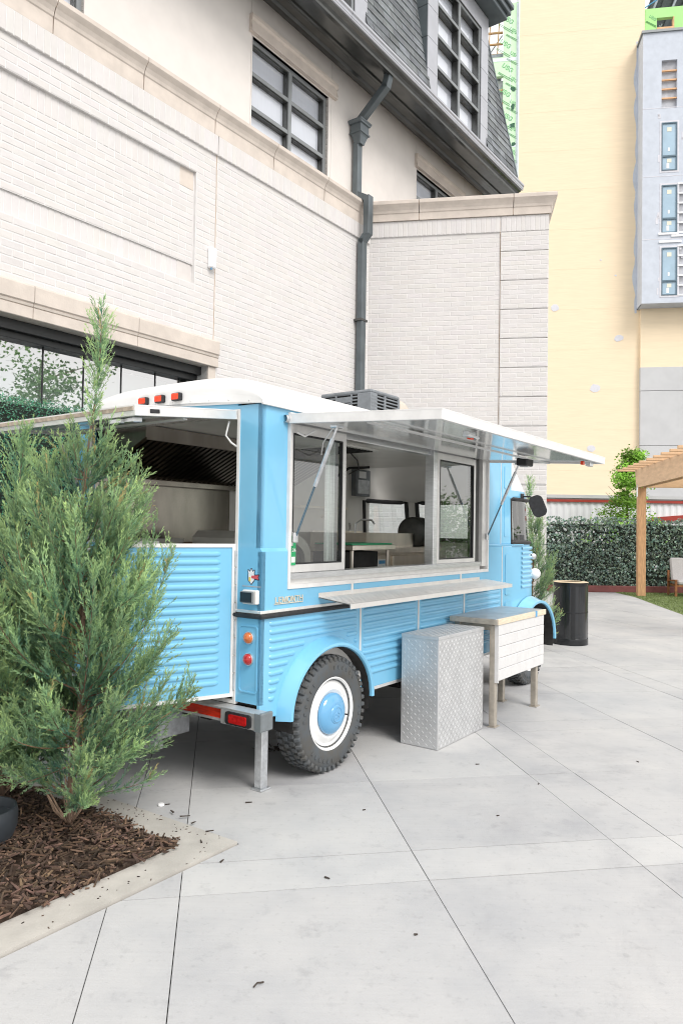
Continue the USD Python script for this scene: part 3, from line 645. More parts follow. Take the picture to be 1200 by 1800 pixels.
# small white box on the wall
wbx = MB().box(1.90, 1.985, -3.11, -3.045, 4.315, 4.54, .012)
t = Thing('wall_box', 'slim white plastic equipment box on the brick wall beside the movement joint', 'wall box', 'A', (1.94, -3.10, 4.3))
t.part('case', wbx, M['box_white']); t.part('cable_plug', MB().tube([(1.925, -3.07, 4.32), (1.925, -3.07, 4.295)], .008, 8), M['blue_tape'])

# ================================================================== brick annex facing the court
annex = Thing('brick_annex', 'single storey white brick annex with quoined corner and stone coping', 'building', 'B', (-1.2, 0, 0))
AW = 2.62
CAMB = np.array([(-OB) @ BX, (-OB) @ BY, 1.5])
ab = MB().poly_y(sbox(-AW, 0, 0.0, 6.0), .0, .3).box(-.02, -.001, .0, 5.0, 0, 6.0)
aw = annex.part('brick_wall', ab, M['mortar'])
L = []
lay([(-AW, -.648, 0, 5.675)], L, 0.0)
z = 5.675
ztops = [5.675, 5.40] + [5.40 - .4062 * k for k in range(1, 14)]
for a, b in zip(ztops[1:], ztops[:-1]):
    if b < 0: break
    lay([(-.636, .012 - .0, max(a, 0) + .014, b - .006)], L, -.020)
soldiers(-AW, -.648, 5.68, 5.90, L, -.016, .004); soldiers(-.636, .014, 5.68, 5.90, L, -.016, .004)
emit_bricks(annex, aw, L, 'B', CAMB, 2.2)
qb = MB()
for a, b in zip(ztops[1:], ztops[:-1]):
    if b < 0: break
    annex.part('quoin', MB().box(-.638, .008, -.020, .3, max(a, 0) + .012, b - .004), M['mortar'], parent=aw)
annex.part('soldier_backing', MB().box(-AW, -.648, -.016, .1, 5.682, 5.90).box(-.638, .010, -.016, .3, 5.682, 5.90), M['mortar'], parent=aw)
annex.part('movement_joint', MB().tube([(-.643 + rnd.uniform(-.003, .003), -.004, z) for z in np.arange(0, 5.9, .15)], .006, 5), M['stone_joint'], smooth=True)
# end wall courses seen edge on, and the coping with its return
cp = [(.02, 5.905), (-.04, 5.905), (-.04, 6.005), (-.05, 6.012), (-.055, 6.045), (-.075, 6.08), (-.10, 6.11), (-.112, 6.12), (-.112, 6.165), (-.09, 6.18), (.3, 6.20)]
def coping(x0, x1, end=False):
    r = []
    for x in (x0, x1):
        e = 1 if (end and x == x1) else 0
        r.append(np.array([(x + e * (-y if y < .2 else .0), y, z) for y, z in cp]))
    return MB().loft(r)
for a, b, e in ((-AW, -1.775, False), (-1.77, -.475, False), (-.47, .0, True)):
    annex.part('coping_stone', coping(a + .002, b - (.003 if not e else 0), e), M['stone'])
side = MB().loft([np.array([(-y, yy if y < .2 else yy, z) for y, z in cp]) for yy in (.0, 5.0)][::-1])
ss = MB()
for y0_, y1_ in ((0.0, 1.3), (1.305, 2.6), (2.605, 4.0)):
    r0 = np.array([(-y if y < .2 else -.3, (y if (y0_ == 0 and y < .2) else y0_), z) for y, z in cp]); r1 = np.array([(-y if y < .2 else -.3, y1_, z) for y, z in cp])
    annex.part('coping_stone', MB().loft([r1, r0]), M['stone'])
annex.part('coping_joint', MB().box(-AW, 0.0, -.032, .1, 5.915, 6.0).box(-AW, -.02, -.09, .1, 6.10, 6.16), M['stone_joint'])

# ================================================================== boxwood wall beside the truck
def leaf_cloud(mb, pts, nrm, size, jit=.7, fold=.25, tints=None, lobes=False):
    """many small leaves: each 2 (or 4) triangles, facing nrm with jitter"""
    n = len(pts)
    d = nrm + rng.normal(0, jit, (n, 3)); d /= np.linalg.norm(d, axis=1, keepdims=True)
    a = np.cross(d, rng.normal(0, 1, (n, 3))); a /= np.linalg.norm(a, axis=1, keepdims=True) + 1e-9
    b = np.cross(d, a); s = size * rng.uniform(.6, 1.25, n)[:, None]
    if lobes:
        base = pts - a * s; P = [base, pts + b * s * .95 - a * s * .25, pts + b * s * .35 + a * s * .25 + d * s * fold, pts + a * s * 1.1, pts - b * s * .35 + a * s * .25 + d * s * fold, pts - b * s * .95 - a * s * .25]
        V = np.stack(P, 1).reshape(-1, 3); k = 6; tri = np.array([[0, 1, 2], [0, 2, 3], [0, 3, 4], [0, 4, 5]])
    else:
        P = [pts - a * s, pts + b * s * .5 + d * s * fold, pts + a * s, pts - b * s * .5 + d * s * fold]
        V = np.stack(P, 1).reshape(-1, 3); k = 4; tri = np.array([[0, 1, 2], [0, 2, 3]])
    F = (np.arange(n)[:, None, None] * k + tri).reshape(-1, 3)
    C = np.repeat(tints, k, 0) if tints is not None else None
    mb.add(V, F, C)
hb = Thing('boxwood_hedge_wall', 'dense dark green boxwood hedge wall standing left of the truck before the shop window', 'hedge', 'A', (-.5, -2.65, 0))
HN = -2.52
hb.part('backing', MB().box(-2.4, .16, -2.95, -2.57, 0, 2.42), M['fence_in'])
n = 46000
P = np.stack([rng.uniform(-2.4, .22, n), HN + rng.normal(0, .02, n) + .03 * np.sin(rng.uniform(0, 9, n)), rng.uniform(.4, 2.47, n)], 1)
P[:, 1] += .03 * (meshkit.noise(P * 7) - .5)
top = rng.random(n) < .10
P[top, 2] = 2.45 + rng.normal(0, .018, top.sum()); P[top, 1] = rng.uniform(-2.95, HN, top.sum())
nr = np.tile([[0, 1, .35]], (n, 1)).astype(float); nr[top] = (0, .2, 1)
k = rng.choice([.45, .8, 1., 1.25, 1.9], n)[:, None] * rng.uniform(.8, 1.2, (n, 1)); tn = k * np.array([1, 1, 1.]) * np.stack([rng.uniform(.7, 1.5, n), np.ones(n), rng.uniform(.8, 1.3, n)], 1)
mb = MB(); leaf_cloud(mb, P, nr, .0085, .75, .2, tn)
hb.part('foliage', mb, M['boxwood'], tint=True, kind='stuff')

# ================================================================== food truck
SR, SU, SLF, RT = -.045, -.060, -1.76, -.54
truck = Thing('food_truck', 'sky blue vintage corrugated food truck with serving hatches propped open', 'food truck', 'A', (1.6, -.9, 0))
def rib(mb, t0, t1, z, n, h=.014, w=.016, axis='n'):
    """one pressed rib: half round bar with rounded ends"""
    e = min(w * 1.6, (t1 - t0) * .45); an = np.linspace(0, math.pi, 6)
    st = [(t0, .02), (t0 + e * .25, .55), (t0 + e * .6, .87), (t0 + e, 1.), (t1 - e, 1.), (t1 - e * .6, .87), (t1 - e * .25, .55), (t1, .02)]
    rings = [np.array([(t, n - .002 + h * s * math.sin(a), z - w * (.35 + .65 * s) * math.cos(a)) for a in an]) for t, s in st]
    return mb.loft(rings, closed=False, cap=False)
ARC, ARZ = .075, .41
def ell(a, b, k=28, c=(ARC, ARZ), a0=0., a1=math.pi): return [(c[0] + a * math.cos(q), c[1] + b * math.sin(q)) for q in np.linspace(a0, a1, k)]
seams = [RT, .44, 1.21, 1.97, 2.735]
for i in range(4):
    a, b = seams[i] + (.0 if i == 0 else .004), seams[i + 1] - .004
    pg = sbox(a, .435, b, 1.0); mb = MB()
    if i == 0: pg = pg.difference(Polygon(ell(.41, .37) + [(ARC - .41, .2), (ARC + .41, .2)]))
    mb.poly_y(pg, SR - .02, SR)
    zs = [.963 - .0470 * k for k in range(10)]
    for z in zs:
        if i == 0:
            if z > .845: rib(mb, a + .07, b - .035, z, SR)
            else:
                u = max(0, 1 - ((z - ARZ) / .45) ** 2) ** .5 * .49
                if z > .52 and ARC - u - .02 - (a + .07) > .03: rib(mb, a + .07, ARC - u - .02 + (.0 if z < .8 else 0), z, SR)
                if z > .66 and b - .03 - (ARC + u + .01) > .025: rib(mb, ARC + u + .01, b - .03, z, SR)
        else: rib(mb, a + .03, b - .03, z, SR)
    truck.part('side_panel', mb, M['blue'], smooth=35)
for t in seams[1:4]:
    truck.part('seam_trim', MB().box(t - .009, t + .009, SR - .01, SR + .006, .425, 1.0, .003), M['white_trim'])
truck.part('skirt_trim', MB().box(.50, 3.0, SR - .02, SR + .004, .412, .434, .003), M['alu_pale'])
# upper side with the serving opening, stepped in above the crease
lowr = sbox(RT, 1.04, 2.735, 1.37).difference(sbox(-.30, 1.17, 2.42, 2.3))
uppr = sbox(RT, 1.39, 2.735, 2.205).difference(sbox(-.30, 1.0, 2.42, 2.165))
mb = MB().poly_y(lowr, SR - .03, SR).poly_y(uppr, SU - .03, SU)
for a, b in ((RT, -.30), (2.42, 2.735)):
    mb.add([(a, SR, 1.37), (b, SR, 1.37), (b, SU, 1.39), (a, SU, 1.39)], [[3, 2, 1, 0]])
truck.part('side_panel', mb, M['blue'])
truck.part('seam_trim', MB().box(2.731, 2.741, SU - .02, SU + .005, 1.39, 2.19), M['white_trim'])
truck.part('seam_trim', MB().box(2.735, 2.745, SR - .02, SR + .005, .5, 1.37), M['white_trim'])
for t in (.335, 1.90): truck.part('seam_trim', MB().box(t - .012, t + .012, SR, SR + .008, 1.07, 1.168, .002), M['alu_pale'])
# belt: bright strip over black rubber, round the rear corner
bt = MB().box(RT - .012, 2.72, SR - .01, SR + .010, 1.022, 1.040, .003).box(RT - .010, RT + .02, -.245, SR - .01, 1.022, 1.040, .003)
truck.part('belt_strip', bt, M['alu_pale'])
def beltring(z0, z1, o): 
    pr = [(0, z0), (o * .8, z0 + .006), (o, (z0 + z1) / 2), (o * .8, z1 - .006), (0, z1)]
    return pr
bm = MB(); pr = beltring(.992, 1.024, .022)
bm.loft([np.array([(2.72, SR + o, z) for o, z in pr]), np.array([(RT - 0 + .0, SR + o, z) for o, z in pr])][::-1], cap=True)
bm.loft([np.array([(RT - o, SR + o, z) for o, z in pr]), np.array([(RT - o, -.245, z) for o, z in pr])])
bm.loft([np.array([(RT, SR + o, z) for o, z in pr]), np.array([(RT - o, SR + o, z) for o, z in pr])])
truck.part('belt_rubber', bm, M['black'], smooth=40)
# rear posts and header
mb = MB().poly_x(sbox(-.25, .515, SR, 1.37), RT, RT + .03).poly_x(sbox(-.25, 1.39, SU, 2.205), RT, RT + .03)
mb.add([(RT, -.25, 1.37), (RT, SR, 1.37), (RT, SU, 1.39), (RT, -.25, 1.39)], [[0, 1, 2, 3]])
truck.part('rear_post', mb, M['blue'])
emb = MB(); o = Polygon([(-.205, .575), (-.065, .575), (-.065, .955), (-.205, .955)]).buffer(.0).buffer(-.025).buffer(.025)
emb.poly_x(o.difference(o.buffer(-.008)), RT - .004, RT); truck.part('pressed_panel', emb, M['blue'])
truck.part('rear_post', MB().box(RT, RT + .03, SLF, -1.615, .515, 2.205).box(RT, 3.0, SLF, SLF + .02, .44, 2.205), M['blue'])
truck.part('rear_header', MB().poly_x(Polygon([(-.25, 2.165), (-.25, 2.23), (-.5, 2.255), (-.9, 2.27), (-1.3, 2.255), (-1.615, 2.23), (-1.615, 2.165)]), RT, RT + .03), M['blue'])
fr = sbox(-1.635, .50, -.228, 2.185).difference(sbox(-1.615, .52, -.248, 2.163))
truck.part('rear_opening_trim', MB().poly_x(fr, RT - .006, RT + .02), M['white_trim'])
# wheel arches
def arch(c, a, b, name, out=.03, z_end=None, a0=-.02, a1=math.pi + .02):
    sec = [(1.14, SR - .004), (1.12, SR + .018), (1.08, SR + .048), (1.04, out + .003), (1.0, out + .006), (.975, out), (.965, out - .02), (.965, -.12)]
    R = [np.array([(c[0] + a * f * math.cos(q), n, c[1] + b * f * math.sin(q)) for f, n in sec]) for q in np.linspace(a0, a1, 30)]
    truck.part(name, MB().loft(R, closed=False, cap=False), M['blue'], smooth=40)
    R = [np.array([(c[0] + a * f * math.cos(q), n, c[1] + b * f * math.sin(q)) for f, n in ((.96, out - .015), (.96, -.35), (.2, -.35))]) for q in np.linspace(-.25, math.pi + .25, 24)]
    truck.part('wheel_well', MB().loft(R, closed=False, cap=False), M['dark_in'])
arch((ARC, ARZ), .415, .375, 'wheel_arch')
arch((3.43, .43), .44, .385, 'wheel_arch', .06, a0=-.05, a1=2.75)
# wheels
def wheel(t, outer, side=1):
    c = np.array([t, 0, .357]); ax = np.array([0, 1. * side, 0])
    W = .20
    prof = [(.20, -.03), (.222, -.012), (.235, -.004), (.27, .0), (.31, -.004), (.332, -.016), (.343, -.028), (.347, -.05), (.348, -W / 2), (.347, -W + .05), (.343, -W + .028), (.31, -W + .004), (.25, -W), (.20, -W + .03)]
    o = np.array([t, outer, .357])
    mb = MB().lathe(prof, o, ax, 56)
    for k in range(46):
        q = 2 * math.pi * k / 46
        for row, (r0, d, wd) in enumerate(((.338, -.020, .018), (.350, -.052, .022), (.350, -.10, .02), (.350, -.148, .022))):
            qq = q + (row % 2) * math.pi / 46
            er = np.array([math.cos(qq), 0, math.sin(qq)]); et = np.array([-math.sin(qq), 0, math.cos(qq)])
            rad = er * .011
            if row == 0:
                axl = ax * .013 + er * -.006; 
                mb.obox(o + er * (r0 + .002) + ax * d, axl * 1.25, et * .0125, er * .013 + ax * .003, .004)
            else: mb.obox(o + er * (r0 + .003) + ax * d, ax * wd * .8, et * .0135, er * .007, .002)
    # raised lettering blocks on the sidewall
    for k in range(40):
        if (k % 20) in (0, 1, 2, 9, 10, 11, 12, 19): continue
        q = 2 * math.pi * k / 40 + .3; er = np.array([math.cos(q), 0, math.sin(q)]); et = np.array([-math.sin(q), 0, math.cos(q)])
        mb.obox(o + er * .285 + ax * .0015, er * .012, et * .008 * rnd.uniform(.6, 1.1), ax * .0016, .0008)
    w = truck.part('wheel', mb, M['tyre'], smooth=35, label='black knobbly tyre on a white wheel with a blue hubcap')
    rp = [(.226, -.03), (.228, -.012), (.222, -.008), (.214, -.012), (.207, -.028), (.196, -.036), (.18, -.034), (.165, -.022), (.150, -.014), (.138, -.02), (.125, -.03), (.05, -.03)]
    truck.part('rim', MB().lathe(rp, o, ax, 48), M['rim_white'], smooth=50, parent=w)
    hp = [(.128, -.024), (.128, -.010), (.124, -.002), (.112, .010), (.090, .021), (.066, .026), (.060, .024), (.056, .028), (.052, .031), (.030, .033), (.001, .034)]
    truck.part('hubcap', MB().lathe(hp, o, ax, 40), M['cap_blue'], smooth=50, parent=w)
    em = MB()
    for k in (-1, 1):
        for s2 in (-1, 1): em.beam(o + ax * .034 + np.array([0, 0, k * .010 + .008]), o + ax * .034 + np.array([s2 * .018, 0, k * .010 - .008]), .005, .005, up=ax)
    em.lathe([(.040, .031), (.042, .035), (.046, .035), (.048, .030)], o, ax, 30)
    truck.part('hubcap_emblem', em, M['cap_blue'], parent=w)
    truck.part('valve', MB().tube([o + np.array([.135, 0, -.03]) + ax * -.012, o + np.array([.150, 0, -.032]) + ax * .012], .005, 6), M['black'], parent=w)
wheel(.095, 0.0); wheel(3.42, -.02); wheel(.095, -1.80, -1); wheel(3.42, -1.78, -1)
truck.part('axle', MB().tube([(.095, -.2, .357), (.095, -1.62, .357)], .045, 10).tube([(3.42, -.2, .357), (3.42, -1.62, .357)], .04, 10).box(-.5, 3.6, -.55, -.47, .36, .46).box(-.5, 3.6, -1.33, -1.25, .36, .46), M['dark_in'])
truck.part('floor_pan', MB().box(RT + .02, 2.95, SLF + .02, -.36, .44, .50).box(.55, 2.95, -.36, SR - .03, .44, .50), M['dark_in'])
truck.part('fuel_tank', MB().box(1.3, 1.9, -.75, -.2, .27, .44, .04).box(2.1, 2.5, -1.5, -1.0, .22, .44, .03), M['dark_in'])
# roof shell
def zt(u): return 2.232 + .185 * max(0, 1 - abs(2 * u - 1) ** 3.6) ** .55
def zb(u): return 2.203 + .055 * math.sin(math.pi * u)
def roofring(t, f, inset=0.0):
    us = (1 - np.cos(np.linspace(0, math.pi, 33))) / 2
    n0, n1 = SU + .014 - inset, SLF - .012 + inset
    top = [(t, n0 + (n1 - n0) * u, zb(u) + (zt(u) - zb(u)) * f) for u in us]; bot = [(t, n0 + (n1 - n0) * u, zb(u)) for u in us[::-1]]
    return np.array(top + bot)
R = [roofring(-.556, .30), roofring(-.558, .50), roofring(-.548, .72), roofring(-.52, .88), roofring(-.47, .97), roofring(-.40, 1.0), roofring(1.2, 1.0), roofring(2.75, 1.0), roofring(2.95, .96, .01), roofring(3.05, .85, .03)]
truck.part('roof', MB().loft(R), M['roof_white'], smooth=38)
truck.part('roof_gutter', MB().box(-.555, 2.75, SU + .004, SU + .020, 2.196, 2.208, .002), M['white_trim'])
rv = MB()
for t in np.arange(-.5, 2.7, .16): rv.lathe([(.005, 0), (.004, .003), (0, .004)], (t, SU + .012, 2.222), (0, 1, 0), 6)
for n in np.arange(-.15, -1.7, -.16): rv.lathe([(.005, 0), (.004, .003), (0, .004)], (-.556, n, zb((n - SU) / (SLF - SU)) + .014), (-1, 0, 0), 6)
truck.part('rivets', rv, M['alu'], kind='stuff')
for n in (-.74, -.895, -1.05):
    k = truck.part('marker_lamp', MB().box(-.585, -.553, n - .038, n + .038, 2.275, 2.323, .006), M['black'])
    truck.part('lens', MB().box(-.592, -.580, n - .031, n + .031, 2.281, 2.318, .005), M['marker_red'], parent=k)
# cab
def outline(tc, o=0.0, r=.5, t0=2.74):
    nr, nl = SU + .004 - o, SLF + .0 + o; r = r - o
    p = [(t, nr) for t in np.linspace(t0, tc, 9)]
    p += [(tc + r * math.sin(q), nr - r + r * math.cos(q)) for q in np.linspace(0, math.pi / 2, 13)[1:]]
    p += [(tc + r, n) for n in np.linspace(nr - r, nl + r, 9)[1:-1]]
    p += [(tc + r * math.cos(q), nl + r - r * math.sin(q)) for q in np.linspace(0, math.pi / 2, 13)]
    p += [(t, nl) for t in np.linspace(tc, t0, 9)[1:]]
    return np.array(p)
lev = [(.60, 3.43), (.80, 3.425), (1.14, 3.40), (1.40, 3.345), (1.82, 3.275), (1.90, 3.20), (1.98, 3.10), (2.07, 2.99), (2.16, 2.89), (2.205, 2.83)]
def ring3(z, tc, o=0.): q = outline(tc, o); return np.column_stack([q, np.full(len(q), z)])
def shell(zs, o=0.): return [ring3(z, tc, o) for z, tc in zs]
nP = len(outline(3.3))
def cabwin(j): 
    """which strips of the window band are glass"""
    i = j if j < nP / 2 else nP - 2 - j
    return (3 <= i <= 13) or (16 <= i)
cabp = MB().loft(shell(lev[:4]), closed=False, cap=False)
band0, band1 = ring3(1.40, 3.345), ring3(1.82, 3.275)
def bandquads(o, glass):
    a, b = ring3(1.40, 3.345, o), ring3(1.82, 3.275, o); V, F = [], []
    for j in range(nP - 1):
        if cabwin(j) == glass:
            F.append([len(V) + k for k in range(4)]); V += [b[j], b[j + 1], a[j + 1], a[j]]
    return np.array(V), np.array(F)
cabp.add(*bandquads(0, False))
cabp.loft(shell(lev[4:6]), closed=False, cap=False)
# corrugated door skin ribs below the window on the visible flank
for k in range(9):
    z = 1.345 - .047 * k; mbz = cabp
    o = outline(3.40, 0)[6:17]; an = np.linspace(0, math.pi, 6)
    mbz.loft([np.array([(p[0] + .012 * math.sin(a) * (.3 if p[0] > 3.55 else 0), p[1] - .002 + .012 * math.sin(a), z - .016 * math.cos(a)) for a in an]) for p in o if p[0] > 2.965], closed=False, cap=False)
cab = truck.part('cab', cabp, M['blue'], smooth=40)
truck.part('cab_roof', MB().loft(shell(lev[5:]), closed=False, cap=False), M['roof_white'], smooth=40)
inn = MB().loft(shell(lev[:4], .03), closed=False, cap=False); inn.add(*bandquads(.03, False)); inn.loft(shell(lev[4:], .03), closed=False, cap=False)
truck.part('cab_lining', inn, M['inner_white'], smooth=40)
truck.part('cab_glass', MB().add(*bandquads(.015, True)), M['pane'])
gk = MB()
segs, cur = [], []
for j in range(nP - 1):
    if cabwin(j): cur.append(j)
    elif cur: segs.append(cur); cur = []
if cur: segs.append(cur)
for s_ in segs:
    lo = [band0[j] for j in s_ + [s_[-1] + 1]]; hi = [band1[j] for j in s_ + [s_[-1] + 1]]
    loop = lo + hi[::-1]; loop = loop + loop[:2]
    for o in (0.0,):
        gi = ring3(1.40, 3.345, .035), ring3(1.82, 3.275, .035); li = [gi[0][j] for j in s_ + [s_[-1] + 1]] + [gi[1][j] for j in s_ + [s_[-1] + 1]][::-1]
        gk.tube([np.array(p) for p in li + li[:2]], .024, 8, cap=False)
        gk.tube([np.array(p) for p in loop], .017, 8, cap=False)
truck.part('window_gasket', gk, M['black'], smooth=60)
truck.part('cab_pillar', MB().box(2.74, 2.955, SU - .02, SU + .012, 1.39, 2.2, .006).box(2.745, 2.955, SR - .02, SR + .010, .60, 1.37, .006), M['blue'])
for zz0, zz1 in ((1.46, 1.83), (1.905, 2.12), (.92, 1.30), (.70, .86)):
    o = sbox(2.785, zz0, 2.905, zz1).buffer(-.02).buffer(.02); nn = (SU if zz0 > 1.38 else SR) + .011
    truck.part('pressed_panel', MB().poly_y(o, nn, nn + .006), M['blue'])
truck.part('crease_trim', MB().box(2.42, 3.25, SU, SU + .02, 1.374, 1.388, .003), M['blue'])
truck.part('cab_window_bar', MB().box(3.115, 3.13, SU - .03, SU - .012, 1.41, 1.81, .002), M['black'])
truck.part('headlamp', MB().lathe([(.001, -.07), (.03, -.062), (.050, -.036), (.056, 0), (.056, .025), (.052, .03), (.001, .036)], (3.76, -.125, 1.075), (1, .0, 0), 24), M['rim_white'], smooth=50)
truck.part('side_lamp', MB().lathe([(.03, 0), (.032, .02), (.022, .04), (.001, .045)], (3.60, -.095, 1.26), (.5, .85, 0), 16), M['alu'], smooth=50)
mp_ = sbox(-.068, -.105, .068, .105).buffer(-.055).buffer(.055)
cm = np.array([3.19, .12, 1.755]); mu = np.array([-.12, -.38, 1.0]); mu /= np.linalg.norm(mu); mr = np.array([.35, .95, -.35]); mr -= mu * (mr @ mu); mr /= np.linalg.norm(mr); mf = np.cross(mr, mu)
mir = MB().poly(mp_, lambda a, b, h: tuple((cm[i] + a * mr[i] + b * mu[i] + (h - .015) * mf[i]) for i in range(3)), .03)
k = truck.part('wing_mirror', mir, M['black'])
truck.part('arm', MB().tube([cm + mu * .06, (3.22, .03, 1.85), (3.22, SU - .02, 1.85)], .008, 8).box(3.19, 3.25, SU - .01, SU + .02, 1.82, 1.88, .005), M['black'], parent=k, smooth=40)
truck.part('grille', MB().box(3.90, 3.93, -1.3, -.5, .65, 1.25, .01), M['alu'])
# serving window
op = sbox(-.30, 1.17, 2.42, 2.165)
truck.part('serving_frame', MB().poly_y(sbox(-.318, 1.150, 2.438, 2.183).difference(op.buffer(-.004)), SR - .07, SR + .006), M['white_trim'], label='white frame round the serving opening')
jm = MB().box(-.299, -.285, -.18, SR - .07, 1.17, 2.165).box(2.335, 2.419, -.18, SR - .012, 1.20, 2.16).box(-.285, 2.335, -.18, SR - .07, 2.15, 2.165).box(-.285, 2.335, -.185, SR - .03, 1.171, 1.215)
truck.part('serving_jamb', jm, M['alu_pale'])
truck.part('track', MB().box(-.28, 2.33, -.17, -.06, 1.215, 1.24, .002).box(-.28, 2.33, -.17, -.10, 2.10, 2.15, .003).box(-.28, 2.33, -.062, -.055, 1.205, 1.222), M['alu'])
def sash(t0, t1, z0, z1, n, rail, st, gmat):
    o = sbox(t0, z0, t1, z1); h = sbox(t0 + st, z0 + rail, t1 - st, z1 - .055)
    p = truck.part('sliding_window', MB().poly_y(o.difference(h), n - .025, n), M['alu_pale'])
    truck.part('pane', sheet(t0 + st - .004, t1 - st + .004, n - .013, z0 + rail - .004, z1 - .051), gmat, parent=p)
    truck.part('seal', MB().poly_y(h.buffer(.003).difference(h.buffer(-.006)), n - .02, n + .002), M['black'], parent=p)
sash(-.285, .295, 1.242, 2.125, -.075, .05, .042, M['pane_dark'])
sash(1.545, 2.235, 1.242, 2.125, -.075, .035, .04, M['pane_dark'])
for q in ((1.475, 1.54, -.15, -.072, 1.24, 2.15), (.205, .245, -.15, -.105, 1.24, 2.12), (.15, .17, -.14, -.11, 1.24, 2.12)): truck.part('window_post', MB().box(*q, .003), M['alu'])
truck.part('jamb_strip', MB().box(2.24, 2.33, -.15, -.09, 1.22, 2.15), M['dark_metal'])
# sticker on the pane
k = truck.part('window_sticker', MB().box(-.272, -.215, -.072, -.070, 1.285, 1.46), M['green'])
tm = meshkit.text_mesh('24', .020, .001, True); V = np.array(tm.vertices); V = np.column_stack([-.252 + V[:, 0], np.full(len(V), -.069) + V[:, 2], 1.365 + V[:, 1]])
truck.part('print', MB().add(V, np.array(tm.faces)).box(-.255, -.222, -.0695, -.0685, 1.302, 1.335).box(-.268, -.245, -.0695, -.0685, 1.40, 1.425), M['ink'], parent=k)
# serving hatch, hinged at its top edge
def hatch(hinge_a, hinge_b, out, thick, name, lbl, under, edge):
    """panel from hinge line a-b reaching to a+out, b+out"""
    a, b, o = (np.asarray(q, float) for q in (hinge_a, hinge_b, out)); L = b - a; nrm = np.cross(L, o); nrm /= np.linalg.norm(nrm)
    if nrm[2] < 0: nrm = -nrm
    c = (a + b) / 2 + o / 2
    p = truck.part(name, MB().obox(c + nrm * thick * .1, L / 2 * .985, o / 2 * .985, nrm * thick * .35), under, label=lbl)
    Lh, oh = L / np.linalg.norm(L), o / np.linalg.norm(o)
    w = .012
    truck.part('edge_rail', MB().obox(a + o / 2 + Lh * w, Lh * w, o / 2, nrm * thick / 2, .002).obox(b + o / 2 - Lh * w, Lh * w, o / 2, nrm * thick / 2, .002).obox(a + o + L / 2 - oh * w, oh * w, L / 2 - Lh * w * 2, nrm * thick / 2, .002), edge, parent=p)
    truck.part('top_skin', MB().obox(c + nrm * thick * .51, L / 2, o / 2, nrm * .004), M['white_trim'], parent=p)
    return p, a, Lh, oh, nrm
under = mat('gloss_white_underside', (.74, .75, .75), .13, var=.02, vscale=2, spec=.7, coat=.6)
ph, ha, hL, ho, hn = hatch((-.335, SR + .005, 2.142), (2.452, SR + .005, 2.142), (0, 1.0, -.052), .052, 'serving_hatch', 'long white hatch propped open over the serving window', under, M['white_trim'])
at = lambda d, e, q=0.: ha + hL * d + ho * e + hn * (-.026 - q)
truck.part('stiffener', MB().beam(at(.05, .55, .004), at(2.74, .55, .004), .03, .008).obox(at(.05, .55, .004), hL * .02, ho * .02, hn * .004), M['white_trim'], parent=ph)
truck.part('catch', MB().obox(at(.52, .90, .016), hL * .045, ho * .02, hn * .016, .004).tube([at(.47, .92, .02), at(.6, .92, .03)], .008, 8), M['alu'], parent=ph)
truck.part('red_pull', MB().obox(at(.62, .86, .022), hL * .022, ho * .012, hn * .012, .003), M['marker_red'], parent=ph)
truck.part('catch', MB().obox(at(2.62, .93, .016), hL * .04, ho * .02, hn * .016, .004), M['alu'], parent=ph)
truck.part('red_pull', MB().obox(at(2.45, .93, .018), hL * .02, ho * .012, hn * .014, .003), M['marker_red'], parent=ph)
truck.part('work_lamp', MB().obox(at(2.30, .52, .03), hL * .07, ho * .045, hn * .03, .008), M['black'], parent=ph)
truck.part('lamp_lens', MB().obox(at(2.30, .52, .064), hL * .02, ho * .035, hn * .004), M['ink'], parent=ph)
truck.part('hinge_end', MB().lathe([(.02, 0), (.024, .01), (.024, .05), (.02, .06)], (-.36, SR - .005, 2.142), (1, 0, 0), 12), M['alu'], parent=ph, smooth=40)
def strut(p, q, f=.42):
    p, q = np.array(p, float), np.array(q, float); mid = p + (q - p) * f
    k = truck.part('gas_strut', MB().tube([mid, q - (q - p) * .10], .0125, 10), M['galv'], smooth=50)
    truck.part('rod', MB().tube([p, mid], .0065, 8), M['frame_blue'], parent=k, smooth=50)
    truck.part('bracket', MB().box(p[0] - .015, p[0] + .015, p[1] - .02, p[1] + .01, p[2] - .03, p[2] + .03, .004), M['alu'], parent=k); truck.part('bracket', MB().box(q[0] - .035, q[0] + .035, q[1] - .025, q[1] + .025, q[2] - .004, q[2] + .012, .003).tube([q - (q - p) * .11, q], .008, 8), M['alu'], parent=k)
strut((-.272, SR + .018, 1.45), (-.235, .235, 2.085), .47); strut((2.372, SR + .02, 1.46), (2.385, .255, 2.085), .45)
truck.part('cable', MB().tube([(-.22, .20, 2.09), (-.12, .05, 2.02), (-.02, -.04, 1.96), (.04, -.08, 2.0)], .004, 6).tube([(-.27, -.03, 2.07), (-.22, -.01, 2.05), (-.16, .02, 2.09)], .007, 6), M['white_trim'], smooth=50)
